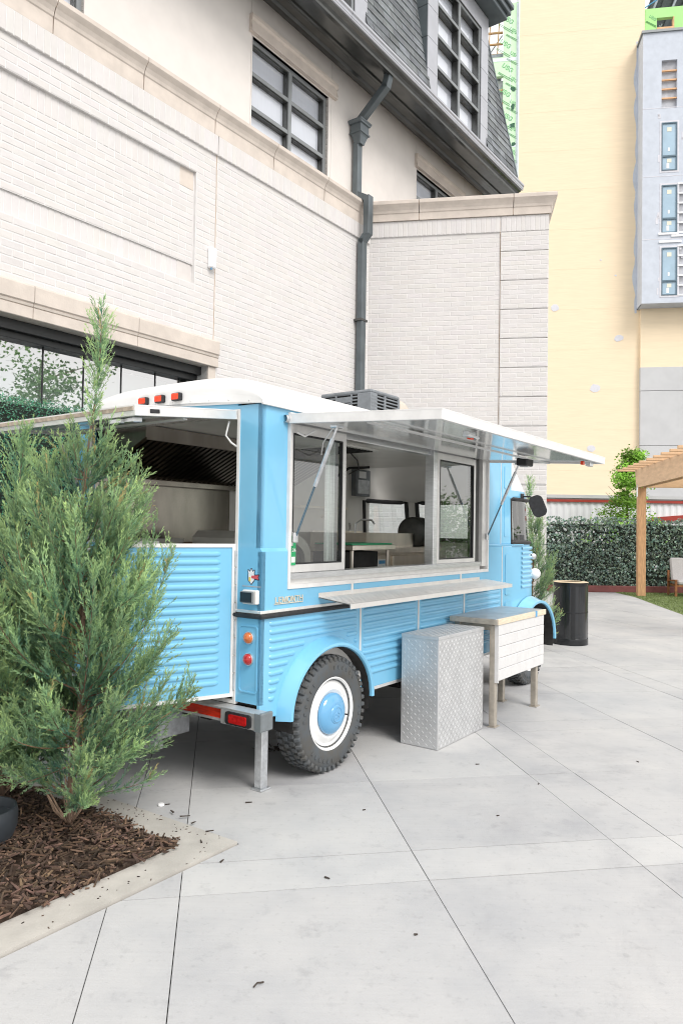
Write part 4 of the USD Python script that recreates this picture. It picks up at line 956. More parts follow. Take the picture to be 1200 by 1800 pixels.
# rear hatch
pr_, ha, hL, ho, hn = hatch((RT - .012, -1.625, 2.150), (RT - .012, -.243, 2.150), (-.72, 0, -.075), .050, 'rear_hatch', 'white hatch propped open over the rear opening', under, M['alu_pale'])
at = lambda d, e, q=0.: ha + hL * d + ho * e + hn * (-.025 - q)
truck.part('stiffener', MB().beam(at(.05, .35, .004), at(1.33, .35, .004), .03, .008), M['white_trim'], parent=pr_)
truck.part('catch', MB().obox(at(1.27, .66, .014), hL * .05, ho * .03, hn * .013, .004).obox(at(1.20, .70, .016), hL * .05, ho * .012, hn * .012, .003), M['alu'], parent=pr_)
truck.part('lamp_switch', MB().obox(ha + hL * 1.384 + ho * .60, hL * .004, ho * .03, hn * .010, .002), M['black'], parent=pr_)
truck.part('edge_wear', MB().obox(ha + ho * .7265 + hL * .69 + hn * .012, ho * .0025, hL * .68, hn * .010), mat('worn_wood_edge', (.46, .38, .31), .8, var=.25, vscale=30), parent=pr_)
strut((RT - .01, -1.60, 1.55), (-.86, -1.52, 2.075), .45)
truck.part('cable', MB().tube([(RT - .05, -.27, 2.11), (RT - .06, -.285, 2.03), (RT - .03, -.27, 1.99), (RT, -.255, 1.97)], .006, 6), M['white_trim'], smooth=50)
# rear doors
DD = np.array([-.931, -.366]); DNm = np.array([-.366, .931])
def leaf(hinge, d, nm, wd, name, lbl):
    hx = np.array(hinge)
    f = lambda a, b, h: (hx[0] + d[0] * a + nm[0] * h, hx[1] + d[1] * a + nm[1] * h, b)
    mb = MB().poly(sbox(.018, .56, wd - .018, 1.392), lambda a, b, h: f(a, b, h - .03), .03)
    an = np.linspace(0, math.pi, 6)
    for k in range(17):
        z = 1.352 - .0453 * k; e = .03; a0, a1 = .085, wd - .085
        rings = [np.array([f(t, z - .0165 * (.35 + .65 * s) * math.cos(q), -.002 + .011 * s * math.sin(q)) for q in an]) for t, s in ((a0, .02), (a0 + e * .3, .6), (a0 + e, 1.), (a1 - e, 1.), (a1 - e * .3, .6), (a1, .02))]
        mb.loft(rings, closed=False, cap=False)
    p = truck.part(name, mb, M['blue'], smooth=35, label=lbl)
    rim = sbox(0, .542, wd, 1.41).difference(sbox(.02, .562, wd - .02, 1.39))
    truck.part('edging', MB().poly(rim, lambda a, b, h: f(a, b, h - .034), .04), M['white_trim'], parent=p)
    hg = MB()
    for k in range(8): hg.tube([(hx[0] - .002, hx[1] + .006, .58 + k * .1), (hx[0] - .002, hx[1] + .006, .672 + k * .1)], .007, 8)
    truck.part('hinge', hg, M['galv'], parent=p, smooth=50)
leaf((RT - .008, -.243), DD, DNm, .70, 'rear_door', 'right half of the corrugated lower rear door, swung open')
leaf((RT - .008, -.94), np.array([0., -1.]), np.array([-1., 0]), .675, 'rear_door', 'left half of the corrugated lower rear door, closed')
# rear lamps, socket, badge, letters
for z, mt_, nm_ in ((.885, 'amber_glass', 'amber'), (.765, 'red_glass', 'red')):
    k = truck.part('tail_lamp', MB().lathe([(.036, 0), (.036, .008), (.030, .012)], (RT, -.128, z), (-1, 0, 0), 24), M['alu'], smooth=40, label=f'round {nm_} tail lamp')
    truck.part('lens', MB().lathe([(.031, .004), (.032, .014), (.028, .024), (.016, .034), (.006, .038), (.004, .042), (.001, .043)], (RT, -.128, z), (-1, 0, 0), 24), M[mt_], smooth=50, parent=k)
k = truck.part('power_inlet', MB().box(RT - .03, RT, -.165, -.055, 1.075, 1.155, .006), M['white_trim'])
truck.part('flap', MB().box(RT - .045, RT - .03, -.168, -.070, 1.083, 1.148, .005), M['grey_plastic'], parent=k); truck.part('window', MB().box(RT - .049, RT - .0445, -.163, -.076, 1.088, 1.143, .002), M['black_gloss'], parent=k)
def decal(polys, n0):
    out = []
    for j, (pg, mt_) in enumerate(polys): out.append((MB().poly_x(pg, RT - .0012 - .0006 * j, RT - .0002), M[mt_]))
    return out
bc, bz = .118, 1.222
mir_ = lambda g: Polygon([(-a, b) for a, b in g.exterior.coords])
shield = Polygon([(bc + .026, bz + .02), (bc - .018, bz + .02), (bc - .018, bz - .012), (bc + .003, bz - .034), (bc + .026, bz - .012)])
crown = Polygon([(bc + .024, bz + .02), (bc + .028, bz + .042), (bc + .013, bz + .032), (bc + .004, bz + .05), (bc - .006, bz + .032), (bc - .018, bz + .042), (bc - .016, bz + .02)])
flag = Polygon([(bc + .002, bz + .012), (bc - .052, bz + .016), (bc - .045, bz + .003), (bc - .052, bz - .008), (bc + .002, bz - .002)])
shield, crown, flag = mir_(shield), mir_(crown), mir_(flag); bc = -bc
al = unary_union([shield, crown, flag])
k = None
for j, (pg, mt_) in enumerate(((al.buffer(.005), 'navy'), (shield, 'ink'), (crown, 'ink'), (flag, 'red_ink'), (sbox(bc - .022, bz - .02, bc - .008, bz + .004), 'yellow_ink'))):
    p = truck.part('badge' if k is None else 'badge_field', MB().poly_x(pg, RT - .0010 - .0005 * j, RT - .0001), M[mt_], parent=k); k = k or p
truck.part('fine_print', MB().box(RT - .001, RT, -.19, -.05, 1.170, 1.176), M['panel_grey'])
tm = meshkit.text_mesh('LEMONTH', .034, .006); V = np.array(tm.vertices); w0 = V[:, 0].max()
V = np.column_stack([-.428 + V[:, 0] * (.250 / w0), SR + .001 + V[:, 2], 1.076 + V[:, 1]])
truck.part('lettering', MB().add(V, np.array(tm.faces)[:, ::-1]).box(-.432, -.175, SR, SR + .006, 1.068, 1.073), M['letter'], label='raised cream letters LEMONTH')
# bumper
bp = MB().box(-.63, RT - .004, -1.72, .035, .488, .496).box(-.615, -.605, -1.60, -.255, .412, .424).box(-.615, -.605, -1.60, -.255, .478, .488).box(-.63, -.60, -.255, .035, .405, .488, .004)
truck.part('bumper', bp, M['tread_plate'])
truck.part('reflective_panel', MB().box(-.607, -.60, -1.60, -.257, .424, .478), M['reflector'])
truck.part('end_cap', MB().box(-.635, RT - .002, .037, .062, .405, .505, .006).box(-.637, -.63, .005, .055, .402, .50, .002), M['grey_plastic'])
ov = sbox(-.19, .43, -.035, .465).buffer(.018)
k = truck.part('brake_lamp', MB().poly_x(ov, -.642, -.629), M['black'], label='red oval brake lamp in the bumper')
truck.part('lens', MB().poly_x(sbox(-.165, .434, -.055, .461).buffer(.010), -.650, -.641), M['red_glass'], parent=k)
def leg(n, lbl):
    truck.part('jack_leg', MB().box(-.435, -.380, n - .028, n + .028, .012, .46, .004).box(-.45, -.365, n - .042, n + .042, 0.001, .012, .003).lathe([(.009, 0), (.009, .002), (.001, .002)], (-.436, n + .0, .06), (-1, 0, 0), 10), M['galv'], label=lbl)
leg(-.142, None); leg(-1.62, None)
truck.part('tow_bar', MB().box(-.80, -.3, -.93, -.87, .33, .40, .005).box(-.84, -.80, -.96, -.84, .32, .41, .006).box(-.78, -.72, -.72, -.62, .215, .265, .004).box(-.75, -.5, -.70, -.64, .265, .40, .004), M['galv'])
truck.part('underride', MB().box(-.56, -.50, -.95, -.88, .30, .46, .01).box(-.56, -.46, -1.5, -.6, .38, .43), M['dark_in'])
# shelf of tread plate, folded
def treads(mb, o, ax, ay, nrm, w, h, pitch=.028, L=.0125, wd=.0028, ht=.0014):
    o, ax, ay, nrm = (np.asarray(q, float) for q in (o, ax, ay, nrm))
    for i in range(int(w / pitch)):
        for j in range(int(h / pitch)):
            c = o + ax * (i + .5) * w / int(w / pitch) + ay * (j + .5) * h / int(h / pitch)
            s = 1 if (i + j) % 2 else -1
            d = (ax + ay * s) / math.sqrt(2); e = np.cross(nrm, d)
            P = [c - d * L, c + e * wd, c + d * L, c - e * wd]
            V = np.array(P + [c - d * L * .55 + nrm * ht, c + e * wd * .4 + nrm * ht, c + d * L * .55 + nrm * ht, c - e * wd * .4 + nrm * ht])
            mb.add(V, [[4, 5, 6, 7], [0, 1, 5, 4], [1, 2, 6, 5], [2, 3, 7, 6], [3, 0, 4, 7]])
    return mb
shf = MB(); sw = .24
shf.add([(-.02, SR, 1.085), (2.40, SR, 1.085), (2.40, sw - .045, 1.056), (-.02, sw - .045, 1.056), (-.02, SR, 1.08), (2.40, SR, 1.08), (2.40, sw - .045, 1.051), (-.02, sw - .045, 1.051)], [[0, 3, 2, 1], [4, 5, 6, 7]])
shf.box(-.02, 2.40, sw - .045, sw - .041, 1.028, 1.057).box(-.02, 2.26, SR + .001, SR + .004, 1.08, 1.11)
M['shelf_plate'] = mat('pale_tread_plate', (.76, .74, .71), .45, .6, var=.05, vscale=9)
k = truck.part('serving_shelf', shf, M['shelf_plate'], label='long folded tread plate shelf under the serving window')
tl = MB(); treads(tl, (-.01, SR + .008, 1.0853), (1, 0, 0), np.array([0, .262, -.029]) / .2636, (0, .11, .99), 2.40, .22, pitch=.026, L=.011, wd=.0026, ht=.0012)
truck.part('treads', tl, M['shelf_plate'], parent=k, kind='stuff')
# roof air conditioner
A0, A1, B0, B1 = 1.40, 2.17, -1.15, -.62
acb = MB().box(A0 + .02, A0 + .44, B0 + .02, B1 - .02, 2.36, 2.655, .02)
k = truck.part('roof_air_conditioner', acb, M['dark_in'], label='grey louvred air conditioner on the roof')
ac = MB()
ac.box(A0, A0 + .45, B0, B1, 2.635, 2.668, .012)
for n in (B0, B1): ac.box(A0, A0 + .03, n - .015 if n > -1 else n, n if n > -1 else n + .015, 2.36, 2.64, .006)
ac.box(A0 - .004, A0 + .018, B1 - .14, B1 - .0, 2.36, 2.64, .006); ac.box(A0 + .0, A0 + .09, B1 - .02, B1 + .002, 2.36, 2.64, .006); ac.box(A0 + .20, A0 + .225, B1 - .02, B1 + .002, 2.36, 2.64, .004); ac.box(A0 + .42, A0 + .45, B1 - .02, B1 + .002, 2.36, 2.64, .006)
ac.box(A0 - .002, A0 + .014, B0 + .16, B0 + .175, 2.36, 2.64, .003).box(A0 - .002, A0 + .014, B0 + .32, B0 + .335, 2.36, 2.64, .003).box(A0 - .003, A0 + .012, B0 + .165, B0 + .33, 2.57, 2.62, .003)
truck.part('casing', ac, M['ac_grey'], parent=k)
for j in range(9):
    z = 2.385 + j * .028
    truck.part('louvre', MB().box(A0 - .002, A0 + .012, B0 + .02, B1 - .14, z, z + .011, .002).box(A0 + .09, A0 + .42, B1 - .014, B1, z, z + .011, .002).box(A0 + .002, A0 + .09, B1 - .004, B1 + .004, z, z + .014, .002), M['ac_grey'], parent=k)
R = []
for q in np.linspace(0, 1, 8):
    t = A0 + .45 + q * (A1 - A0 - .45); zz = 2.655 - .13 * q ** 2.2 - (.06 if q == 1 else 0); sc = 1 - .12 * q ** 2
    cn = (B0 + B1) / 2; hw = (B1 - B0) / 2 * sc
    R.append(np.array([(t, cn + hw, 2.38), (t, cn + hw, zz - .05), (t, cn + hw - .02, zz - .012), (t, cn + hw - .06, zz), (t, cn - hw + .06, zz), (t, cn - hw + .02, zz - .012), (t, cn - hw, zz - .05), (t, cn - hw, 2.38)]))
truck.part('shroud', MB().loft(R), M['ac_shell'], parent=k, smooth=40)
# inside
truck.part('ceiling', MB().box(RT + .04, 3.0, SLF + .03, SU - .035, 2.17, 2.18), M['inner_white'])
truck.part('inner_wall', MB().box(.9, 3.05, SLF + .02, SLF + .035, .5, 2.17).box(RT + .031, -.31, -.10, SU - .031, .5, 2.17).box(2.43, 2.75, -.10, SU - .031, 1.0, 2.17).box(-.31, 2.43, -.10, SR - .031, .5, 1.165), M['inner_white'])
truck.part('backsplash', MB().box(RT + .04, .9, SLF + .02, SLF + .04, .5, 2.17), M['steel_in'])
truck.part('floor', MB().box(RT + .02, 3.1, SLF + .02, SR - .03, .50, .51), M['dark_in'])
hd = MB().poly_x(Polygon([(-1.12, 2.165), (-1.12, 2.085), (-1.66, 1.84), (-1.72, 1.84), (-1.72, 2.165)]), RT + .05, RT + .06).poly_x(Polygon([(-1.12, 2.165), (-1.12, 2.085), (-1.66, 1.84), (-1.72, 1.84), (-1.72, 2.165)]), 1.55, 1.56)
hd.box(RT + .06, 1.55, -1.135, -1.12, 2.07, 2.165).box(RT + .06, 1.55, -1.70, -1.64, 1.815, 1.85)
k = truck.part('extractor_hood', hd, M['steel_in'])
hs = MB()
for q in np.arange(RT + .08, 1.53, .052):
    hs.beam((q, -1.135, 2.09), (q, -1.65, 1.86), .026, .012)
truck.part('grease_filter', hs, M['steel_in'], parent=k)
truck.part('filter_back', MB().add([(RT + .06, -1.13, 2.13), (1.55, -1.13, 2.13), (1.55, -1.68, 1.88), (RT + .06, -1.68, 1.88)], [[0, 1, 2, 3]]), M['dark_in'], parent=k)
truck.part('prep_table', MB().box(.90, 1.50, -.80, -.43, 1.345, 1.385, .004).tube([(.94, -.47, .51), (.94, -.47, 1.345)], .014, 8).tube([(1.44, -.47, .51), (1.44, -.47, 1.345)], .014, 8), M['steel'])
truck.part('oven_cabinet', MB().box(.95, 1.42, -.85, -.55, .6, 1.33), M['dark_in'])
truck.part('counter', MB().box(1.55, 2.95, -1.72, -.78, 1.30, 1.345, .005), M['steel'])
truck.part('fridge', MB().box(1.56, 2.94, -1.70, -.83, .52, 1.30).box(1.62, 2.02, -.83, -.80, .6, 1.285, .006).box(2.08, 2.88, -.83, -.805, 1.17, 1.275, .006).box(2.08, 2.88, -.83, -.79, 1.125, 1.15, .004).box(2.08, 2.88, -.83, -.805, .70, 1.12, .006), M['steel'])
k = truck.part('maker_label', MB().box(1.80, 1.95, -.80, -.798, 1.15, 1.245), M['ink'])
truck.part('label_print', MB().box(1.825, 1.925, -.798, -.7965, 1.205, 1.235).tube([(1.81, -.796, 1.18), (1.85, -.796, 1.17), (1.90, -.796, 1.182), (1.94, -.796, 1.172)], .005, 5), M['blue_tape'], parent=k)
sk = MB().poly_z(sbox(1.80, -1.55, 2.62, -.92).difference(sbox(1.84, -1.5, 2.58, -.97)), 1.345, 1.475).box(1.80, 2.62, -1.56, -1.52, 1.475, 1.49)
truck.part('sink', sk, M['steel'])
truck.part('tap', MB().tube([(2.25, -1.35, 1.345), (2.25, -1.35, 1.56), (2.28, -1.30, 1.60), (2.34, -1.22, 1.60), (2.36, -1.2, 1.56)], .010, 8).tube([(2.16, -1.35, 1.49), (2.16, -1.35, 1.55), (2.12, -1.33, 1.56)], .010, 8), M['alu'], smooth=50)
k = truck.part('electric_panel', MB().box(2.70, 2.97, SLF + .035, SLF + .10, 1.86, 2.14, .006), M['ac_grey'])
truck.part('door', MB().box(2.73, 2.94, SLF + .10, SLF + .108, 1.885, 2.03, .003), M['galv'], parent=k); truck.part('notice', MB().box(2.75, 2.88, SLF + .10, SLF + .104, 2.05, 2.12), M['ink'], parent=k)
truck.part('wall_shelf', MB().box(1.6, 2.35, SLF + .03, SLF + .25, 1.70, 1.72).tube([(2.2, SLF + .03, 1.62), (2.2, SLF + .2, 1.70)], .01, 6), M['steel'])
truck.part('ceiling_vent', MB().box(1.0, 1.5, -1.1, -.6, 2.155, 2.172, .004), M['inner_white'])
vb = MB()
for q in np.arange(1.04, 1.47, .045): vb.box(q, q + .018, -1.06, -.64, 2.148, 2.156)
truck.part('ceiling_vent_slot', vb, M['dark_in'])
truck.part('ceiling_cable', MB().tube([(1.5, -.9, 2.165), (1.9, -1.1, 2.14), (2.3, -1.35, 2.10), (2.6, -1.68, 2.08)], .006, 6).tube([(2.1, -1.6, 1.95), (2.2, -1.4, 2.10), (2.4, -1.3, 2.12)], .014, 6), M['black'], smooth=50)
ovn = MB()
oa = [(math.cos(q) * .24, .10 + math.sin(q) * .15) for q in np.linspace(0, math.pi, 14)]
arcp = Polygon([(.27, 0)] + [(a * 1.12, b * 1.1) for a, b in oa] + [(-.27, 0)]); arci = Polygon([(.20, .03)] + [(a * .84, b * .84) for a, b in oa] + [(-.20, .03)])
ovn.poly(arcp.difference(arci), lambda a, b, h: (.36 + a, -.62 - h, 1.20 + b), .06); ovn.box(.10, .62, -1.35, -.69, 1.16, 1.48, .05)
truck.part('pizza_oven', ovn, M['oven'])
truck.part('oven_door', MB().poly(arci, lambda a, b, h: (.36 + a, -.66 - h, 1.20 + b), .02), M['grey_plastic'])
truck.part('oven_stand', MB().box(.08, .64, -1.4, -.6, .51, 1.16), M['steel'])
# loose things in the truck
single('cutting_board', MB().box(.89, 1.46, -.79, -.435, 1.386, 1.398, .004), M['green_board'], 'green cutting board on the small steel table inside the truck', 'cutting board', 'A', (1.2, -.6, 1.386))
for k in range(6):
    o = np.array([2.64 + k * .030, -.95, 1.345 + .146])
    V = MB().lathe([(.001, -.002), (.118, -.002), (.122, -.004), (.140, -.022), (.146, -.022), (.146, -.018), (.124, .0), (.001, .002)], o, (-.97, .24, .0), 32)
    single('pizza_pan', V, M['pan'], ['foremost dark round pan, its whole face seen from the serving window', 'second dark pan, just behind the foremost one', 'third dark pan from the front of the row', 'fourth dark pan from the front of the row', 'fifth dark pan, next to last in the row', 'last dark pan of the row, beside the brown wooden board'][k], 'pan', 'A', (o[0], o[1], 1.345), group='round pans standing in a row on the truck counter', smooth=40)
single('serving_board', MB().poly(Point(0, 0).buffer(.125, 20), lambda a, b, h: (2.86 + h, -.93 + a, 1.345 + .125 + b), .015), M['wood_box'], 'round brown wooden board leaning beyond the dark pans', 'board', 'A', (2.86, -.93, 1.345))
tub = MB(); tub.loft([np.array([(2.90 + sx * a, -.87 + sy * b, z) for sx, sy in ((-1, -1), (1, -1), (1, 1), (-1, 1))]) for a, b, z in ((.045, .05, 1.346), (.055, .065, 1.45))]); tub.tube([(2.90, -.87, 1.42), (2.80, -.87, 1.54)], .004, 5)
single('steel_tub', tub, M['steel'], 'small steel food tub at the far end of the truck counter', 'tub', 'A', (2.93, -.87, 1.346))
for j, (t, n, w, d, h, mk, lb) in enumerate(((.10, -1.50, .30, .20, .16, 'wood_box', 'brown crate inside the rear opening, right of the pale one'), (-.25, -1.45, .22, .2, .19, 'kerb', 'pale grey bin inside the rear opening near the left post'))):
    single('storage_crate', MB().box(t, t + w, n, n + d, 1.23, 1.23 + h, .012).box(t - .005, t + w + .005, n - .005, n + d + .005, 1.23 + h - .03, 1.23 + h, .006), M[mk], lb, 'crate', 'A', (t, n, 1.23))
truck.part('rear_counter', MB().box(RT + .1, .7, -1.72, -1.15, 1.19, 1.23, .004).box(RT + .1, .7, -1.70, -1.2, .51, 1.19), M['steel'])

# ================================================================== things beside the truck
sb = Thing('storage_box', 'tall narrow diamond plate aluminium box standing on the concrete against the truck', 'box', 'A', (1.24, .16, 0))
x0, x1, y0, y1, zt_ = .885, 1.605, .01, .305, .772
mb = MB().box(x0, x1, y0, y1, .002, zt_, .003)
sb.part('body', mb, M['tread_plate'])
tl = MB()
treads(tl, (x0 + .01, y1 + .0002, .01), (1, 0, 0), (0, 0, 1), (0, 1, 0), x1 - x0 - .02, zt_ - .04)
treads(tl, (x0 - .0002, y0 + .01, .01), (0, 1, 0), (0, 0, 1), (-1, 0, 0), y1 - y0 - .02, zt_ - .04)
treads(tl, (x0 + .01, y0 + .01, zt_ + .0022), (1, 0, 0), (0, 1, 0), (0, 0, 1), x1 - x0 - .02, y1 - y0 - .02)
sb.part('treads', tl, M['tread_plate'], kind='stuff')
lid = MB().box(x0 - .003, x1 + .003, y0 - .0, y1 + .003, zt_ - .022, zt_ + .002, .002)
sb.part('lid', lid, M['tread_plate'])
rv = MB()
for t in np.linspace(x0 + .04, x1 - .04, 8): rv.lathe([(.004, 0), (.003, .002), (0, .003)], (t, y1 + .003, zt_ - .011), (0, 1, 0), 6)
sb.part('rivets', rv, M['alu'], kind='stuff')

tb = Thing('serving_table', 'narrow metal topped table faced with white brick tiles on steel legs', 'table', 'A', (2.15, .2, 0))
for (t, n) in ((1.70, .345), (2.55, .345), (2.55, .045), (1.70, .045)):
    tb.part('leg', MB().box(t - .024, t + .024, n - .024, n + .024, .008, .785, .003), M['leg_beige'])
    tb.part('foot', MB().box(t - .032, t + .06, n - .032, n + .032, .001, .008, .001), M['leg_beige'])
tb.part('top', MB().box(1.655, 2.665, -.005, .385, .805, .832, .003), M['zinc'])
tb.part('edge_board', MB().box(1.66, 2.668, .386, .402, .788, .833, .002), M['pale_wood'])
tb.part('edge_board', MB().box(1.638, 1.654, -.005, .402, .790, .829, .002), M['leg_beige'])
tb.part('edge_tape', MB().box(2.42, 2.46, .385, .4035, .787, .8342), M['blue_tape'], label='strip of blue tape on the wooden edge')
tb.part('apron', MB().box(1.70, 2.56, .02, .05, .74, .804).box(1.69, 1.71, .05, .345, .74, .804).box(2.54, 2.56, .05, .345, .74, .804), M['leg_beige'])
bk = tb.part('panel', MB().box(1.685, 2.64, .371, .381, .355, .788).box(1.675, 1.688, .365, .396, .345, .788), M['tile'])
h = .433 / 5
for r in range(5):
    off = .12 if r % 2 else 0
    t = 1.69 - off
    while t < 2.64:
        a, b = max(t, 1.69), min(t + .24, 2.64); t += .24
        if b - a > .01: tb.part('face_tile', MB().box(a + .001, b - .001, .381, .395 + rnd.uniform(-.0012, .0012), .357 + r * h + .0013, .357 + (r + 1) * h - .0013, .004), M['tile'], parent=bk)

# trash can
CX, CY = 3.135, 10.0
perf = usdkit.material(stage, '/World/Looks/perforated_black', {
    "g": ("geometry", {}), "vo": ("voronoi_texture", {"scale": 95., "randomness": 0.0}), "rp": ("rgb_ramp", {"ramp": [(0, (.001,) * 3), (.32, (.001,) * 3), (.40, (.016, .018, .021)), (1, (.016, .018, .021))]}),
    "p": ("principled_bsdf", {"roughness": .17, "coat_weight": .5})}, [("g.position", "vo.vector"), ("vo.distance", "rp.fac"), ("rp.color", "p.base_color")], surface="p.bsdf")
can = Thing('litter_bin', 'black perforated cylindrical litter bin with tan lid beside the annex corner', 'bin', 'W', (CX, CY, 0))
o = (CX, CY, 0)
can.part('body', MB().lathe([(.001, .08), (.228, .08), (.228, .82), (.222, .82), (.222, .1)], o, k=40), perf, smooth=40)
can.part('base_ring', MB().lathe([(.20, .0), (.236, .0), (.236, .075), (.231, .085), (.2, .085)], o, k=40), M['black_gloss'], smooth=40)
can.part('band', MB().lathe([(.229, .425), (.232, .428), (.232, .445), (.229, .448)], o, k=40), M['black_gloss'], smooth=40); can.part('band', MB().lathe([(.229, .79), (.234, .79), (.234, .835), (.229, .84)], o, k=40), M['black_gloss'], smooth=40)
for q in (.9, 2.9, 4.2, 5.4):
    a0 = q; rr = [(.230, .10), (.2305, .10), (.2305, .42), (.230, .42)]
    can.part('vertical_strap', MB().lathe([(.2285, .085), (.2335, .085), (.2335, .79), (.2285, .79)], o, k=4, a0=a0, a1=a0 + .22), M['black_gloss'], smooth=40)
can.part('lid', MB().lathe([(.15, .835), (.152, .846), (.20, .846), (.234, .841), (.237, .838), (.234, .836), (.15, .83)], o, k=40), M['tan'], smooth=40)
can.part('liner', MB().lathe([(.001, .5), (.2, .5), (.205, .81), (.15, .815)], o, k=30), M['black'], smooth=40)

# ================================================================== far side of the court
wall = Thing('low_wall', 'low maroon painted wall under the ivy screen', 'wall', 'W', (7.5, 18.9, 0))
wall.part('wall', MB().box(4.2, 13, 18.80, 19.02, 0, .165, .01), M['maroon'])
fen = Thing('ivy_fence', 'long fence screened with artificial ivy leaves behind the pergola', 'fence', 'W', (7.5, 19.0, .16))
scr = sbox(4.2, .14, 13, 1.72)
scr = scr.difference(unary_union([Point(rnd.uniform(5.1, 7.2) if k < 150 else rnd.uniform(4.3, 12), rnd.uniform(1.25, 1.70) if k < 150 else rnd.uniform(.4, 1.5)).buffer(rnd.uniform(.018, .042), 3) for k in range(230)]))
fen.part('screen', MB().poly_y(scr, 18.98, 19.0), M['fence_in'])
fen.part('rail', MB().box(4.2, 13, 19.0, 19.04, 1.70, 1.75), M['dark_metal'])
for x in np.arange(4.4, 13, 1.8): fen.part('post', MB().box(x - .03, x + .03, 19.0, 19.06, .0, 1.85), M['dark_metal'])
n = 15000
P = np.stack([rng.uniform(4.2, 12.5, n), 18.95 + rng.normal(0, .035, n), .16 + 1.72 * rng.random(n) ** .95], 1)
P[:, 2] += .12 * (meshkit.noise(P * np.array([5, 1, 0])) - .4) * (P[:, 2] > 1.5); P[:, 1] += .08 * (meshkit.noise(P * np.array([3, 0, 3])) - .5)
lowx = (P[:, 0] > 7.5); P[lowx, 2] -= .06 * (P[lowx, 2] < .4)
k = (rng.choice([.5, .75, 1., 1.25, 1.6, 2.5], n, p=[.15, .2, .25, .2, .13, .07]) * rng.uniform(.85, 1.15, n))[:, None]
tn = k * np.stack([rng.uniform(.8, 1.15, n), np.ones(n), rng.uniform(.85, 1.25, n)], 1)
mb = MB(); leaf_cloud(mb, P, np.tile([[0., -1, .25]], (n, 1)), .030, .55, .2, tn, lobes=True)
fen.part('ivy_leaves', mb, M['ivy'], tint=True, kind='stuff')

shed = Thing('metal_shed', 'white corrugated metal shed with red trim seen above the ivy fence', 'shed', 'W', (8.5, 22.0, 0))
xs = np.arange(3.5, 14.01, .05); V, F = [], []
for i, x in enumerate(xs):
    y = 22.0 - (.018 if (i % 4) in (0, 1) else 0)
    V += [(x, y, 0), (x, y, 2.47)]
for i in range(len(xs) - 1): F.append([2 * i, 2 * i + 2, 2 * i + 3, 2 * i + 1])
shed.part('corrugated_wall', MB().add(V, F), M['corrugated'])
shed.part('body', MB().box(3.5, 14, 22.05, 25, 0, 2.46), M['corrugated'])
shed.part('red_rail', MB().box(3.4, 14, 21.93, 22.0, 2.445, 2.52), M['red_rail'])
shed.part('roof_cap', MB().box(3.3, 14, 21.9, 25.2, 2.56, 2.66).box(3.4, 14, 21.95, 22.1, 2.52, 2.56), M['grey_clad'])
shed.part('red_rail', MB().beam((9.3, 21.94, 1.93), (13.5, 21.94, 2.32), .05, .16), M['red_rail'], label='sloping red band at the right of the shed')

fb = Thing('unfinished_building', 'tall unfinished building in yellow, blue grey and green weather barrier', 'building', 'F', (1, 2, 0))
fb.part('yellow_wall', MB().poly_y(sbox(-2.40, 3.38, 3.60, 30), 0, .4), M['yellow'])
fb.part('yellow_wall', MB().poly_y(sbox(3.44, 9.60, 9, 12.72), -.18, .25), M['yellow'])
fb.part('plinth', MB().box(-6, 3.42, -.05, .4, 0, 3.38), M['grey_clad'])
for za, zb_ in ((0, 3.0), (3.01, 5.78), (5.80, 8.43), (8.45, 9.59)):
    fb.part('grey_panel', MB().box(3.43, 9, -.22, .3, za, zb_, .01), M['grey_clad'])
for (x, z, w, h_) in ((-.568, 12.688, .40, .36), (1.384, 8.655, .50, .42), (2.463, 11.1, .44, .34), (1.19, 5.686, .42, .36), (1.6, 15.0, .10, .08), (2.3, 14.2, .12, .08)):
    pg = Polygon([(x + w / 2 * math.cos(q) * rnd.uniform(.8, 1.15), z + h_ / 2 * math.sin(q) * rnd.uniform(.8, 1.15)) for q in np.linspace(.4, 6.68, 9)[:-1]])
    fb.part('filler_patch', MB().poly_y(pg, -.012, 0), M['patch'])
for j in range(12):
    z = 4.6 + j * 2.0; fb.part('wall_seam', MB().box(-2.38, 3.37, -.003, 0, z, z + .03), M['yellow'])
# blue grey bay
def zz_(z): return 1.5 + (z - 1.5) * .9725
BYF = -1.0
holes = [(4.14, 4.84, zz_(22.364), zz_(24.765)), (4.15, 4.85, zz_(19.275), zz_(21.656)), (4.16, 4.86, zz_(16.2), zz_(18.56)), (4.17, 4.87, zz_(13.137), zz_(15.478))]
side_holes = [(4.90, 6.4, zz_(16.2), zz_(18.62)), (4.91, 6.4, zz_(13.137), zz_(15.55))]
front = sbox(3.29, 12.46, 8.5, 25.5)
for a, b, c, d in holes + side_holes: front = front.difference(sbox(a, c, b, d))
bay = fb.part('bay_wall', MB().poly_y(front, BYF, BYF + .15).box(3.29, 3.32, BYF + .15, .1, 12.46, 25.5).box(3.29, 8.5, BYF + .15, .1, 12.46, 12.5), M['bay'])
fb.part('bay_cap', MB().box(3.22, 8.5, BYF - .07, .15, 25.5, 25.62), M['frame_grey'], parent=bay)
smear = Polygon([(3.29, 12.3)] + [(3.26 - .16 * abs(math.sin(z * 1.9) * math.sin(z * .7 + 1)) - .03, z) for z in np.arange(12.3, 25.9, .3)] + [(3.29, 25.8)])
fb.part('overspray', MB().poly_y(smear.buffer(0), -.010, -.001), M['bay'], parent=bay)
for z in (zz_(22.386), zz_(19.0), zz_(15.9)): fb.part('sheet_joint', MB().box(3.30, 8.4, BYF - .006, BYF, z, z + .03), M['patch'], parent=bay)
a, b, c, d = holes[0]
fb.part('film', MB().box(a, b, BYF + .16, BYF + .17, c, d), M['film'], parent=bay)
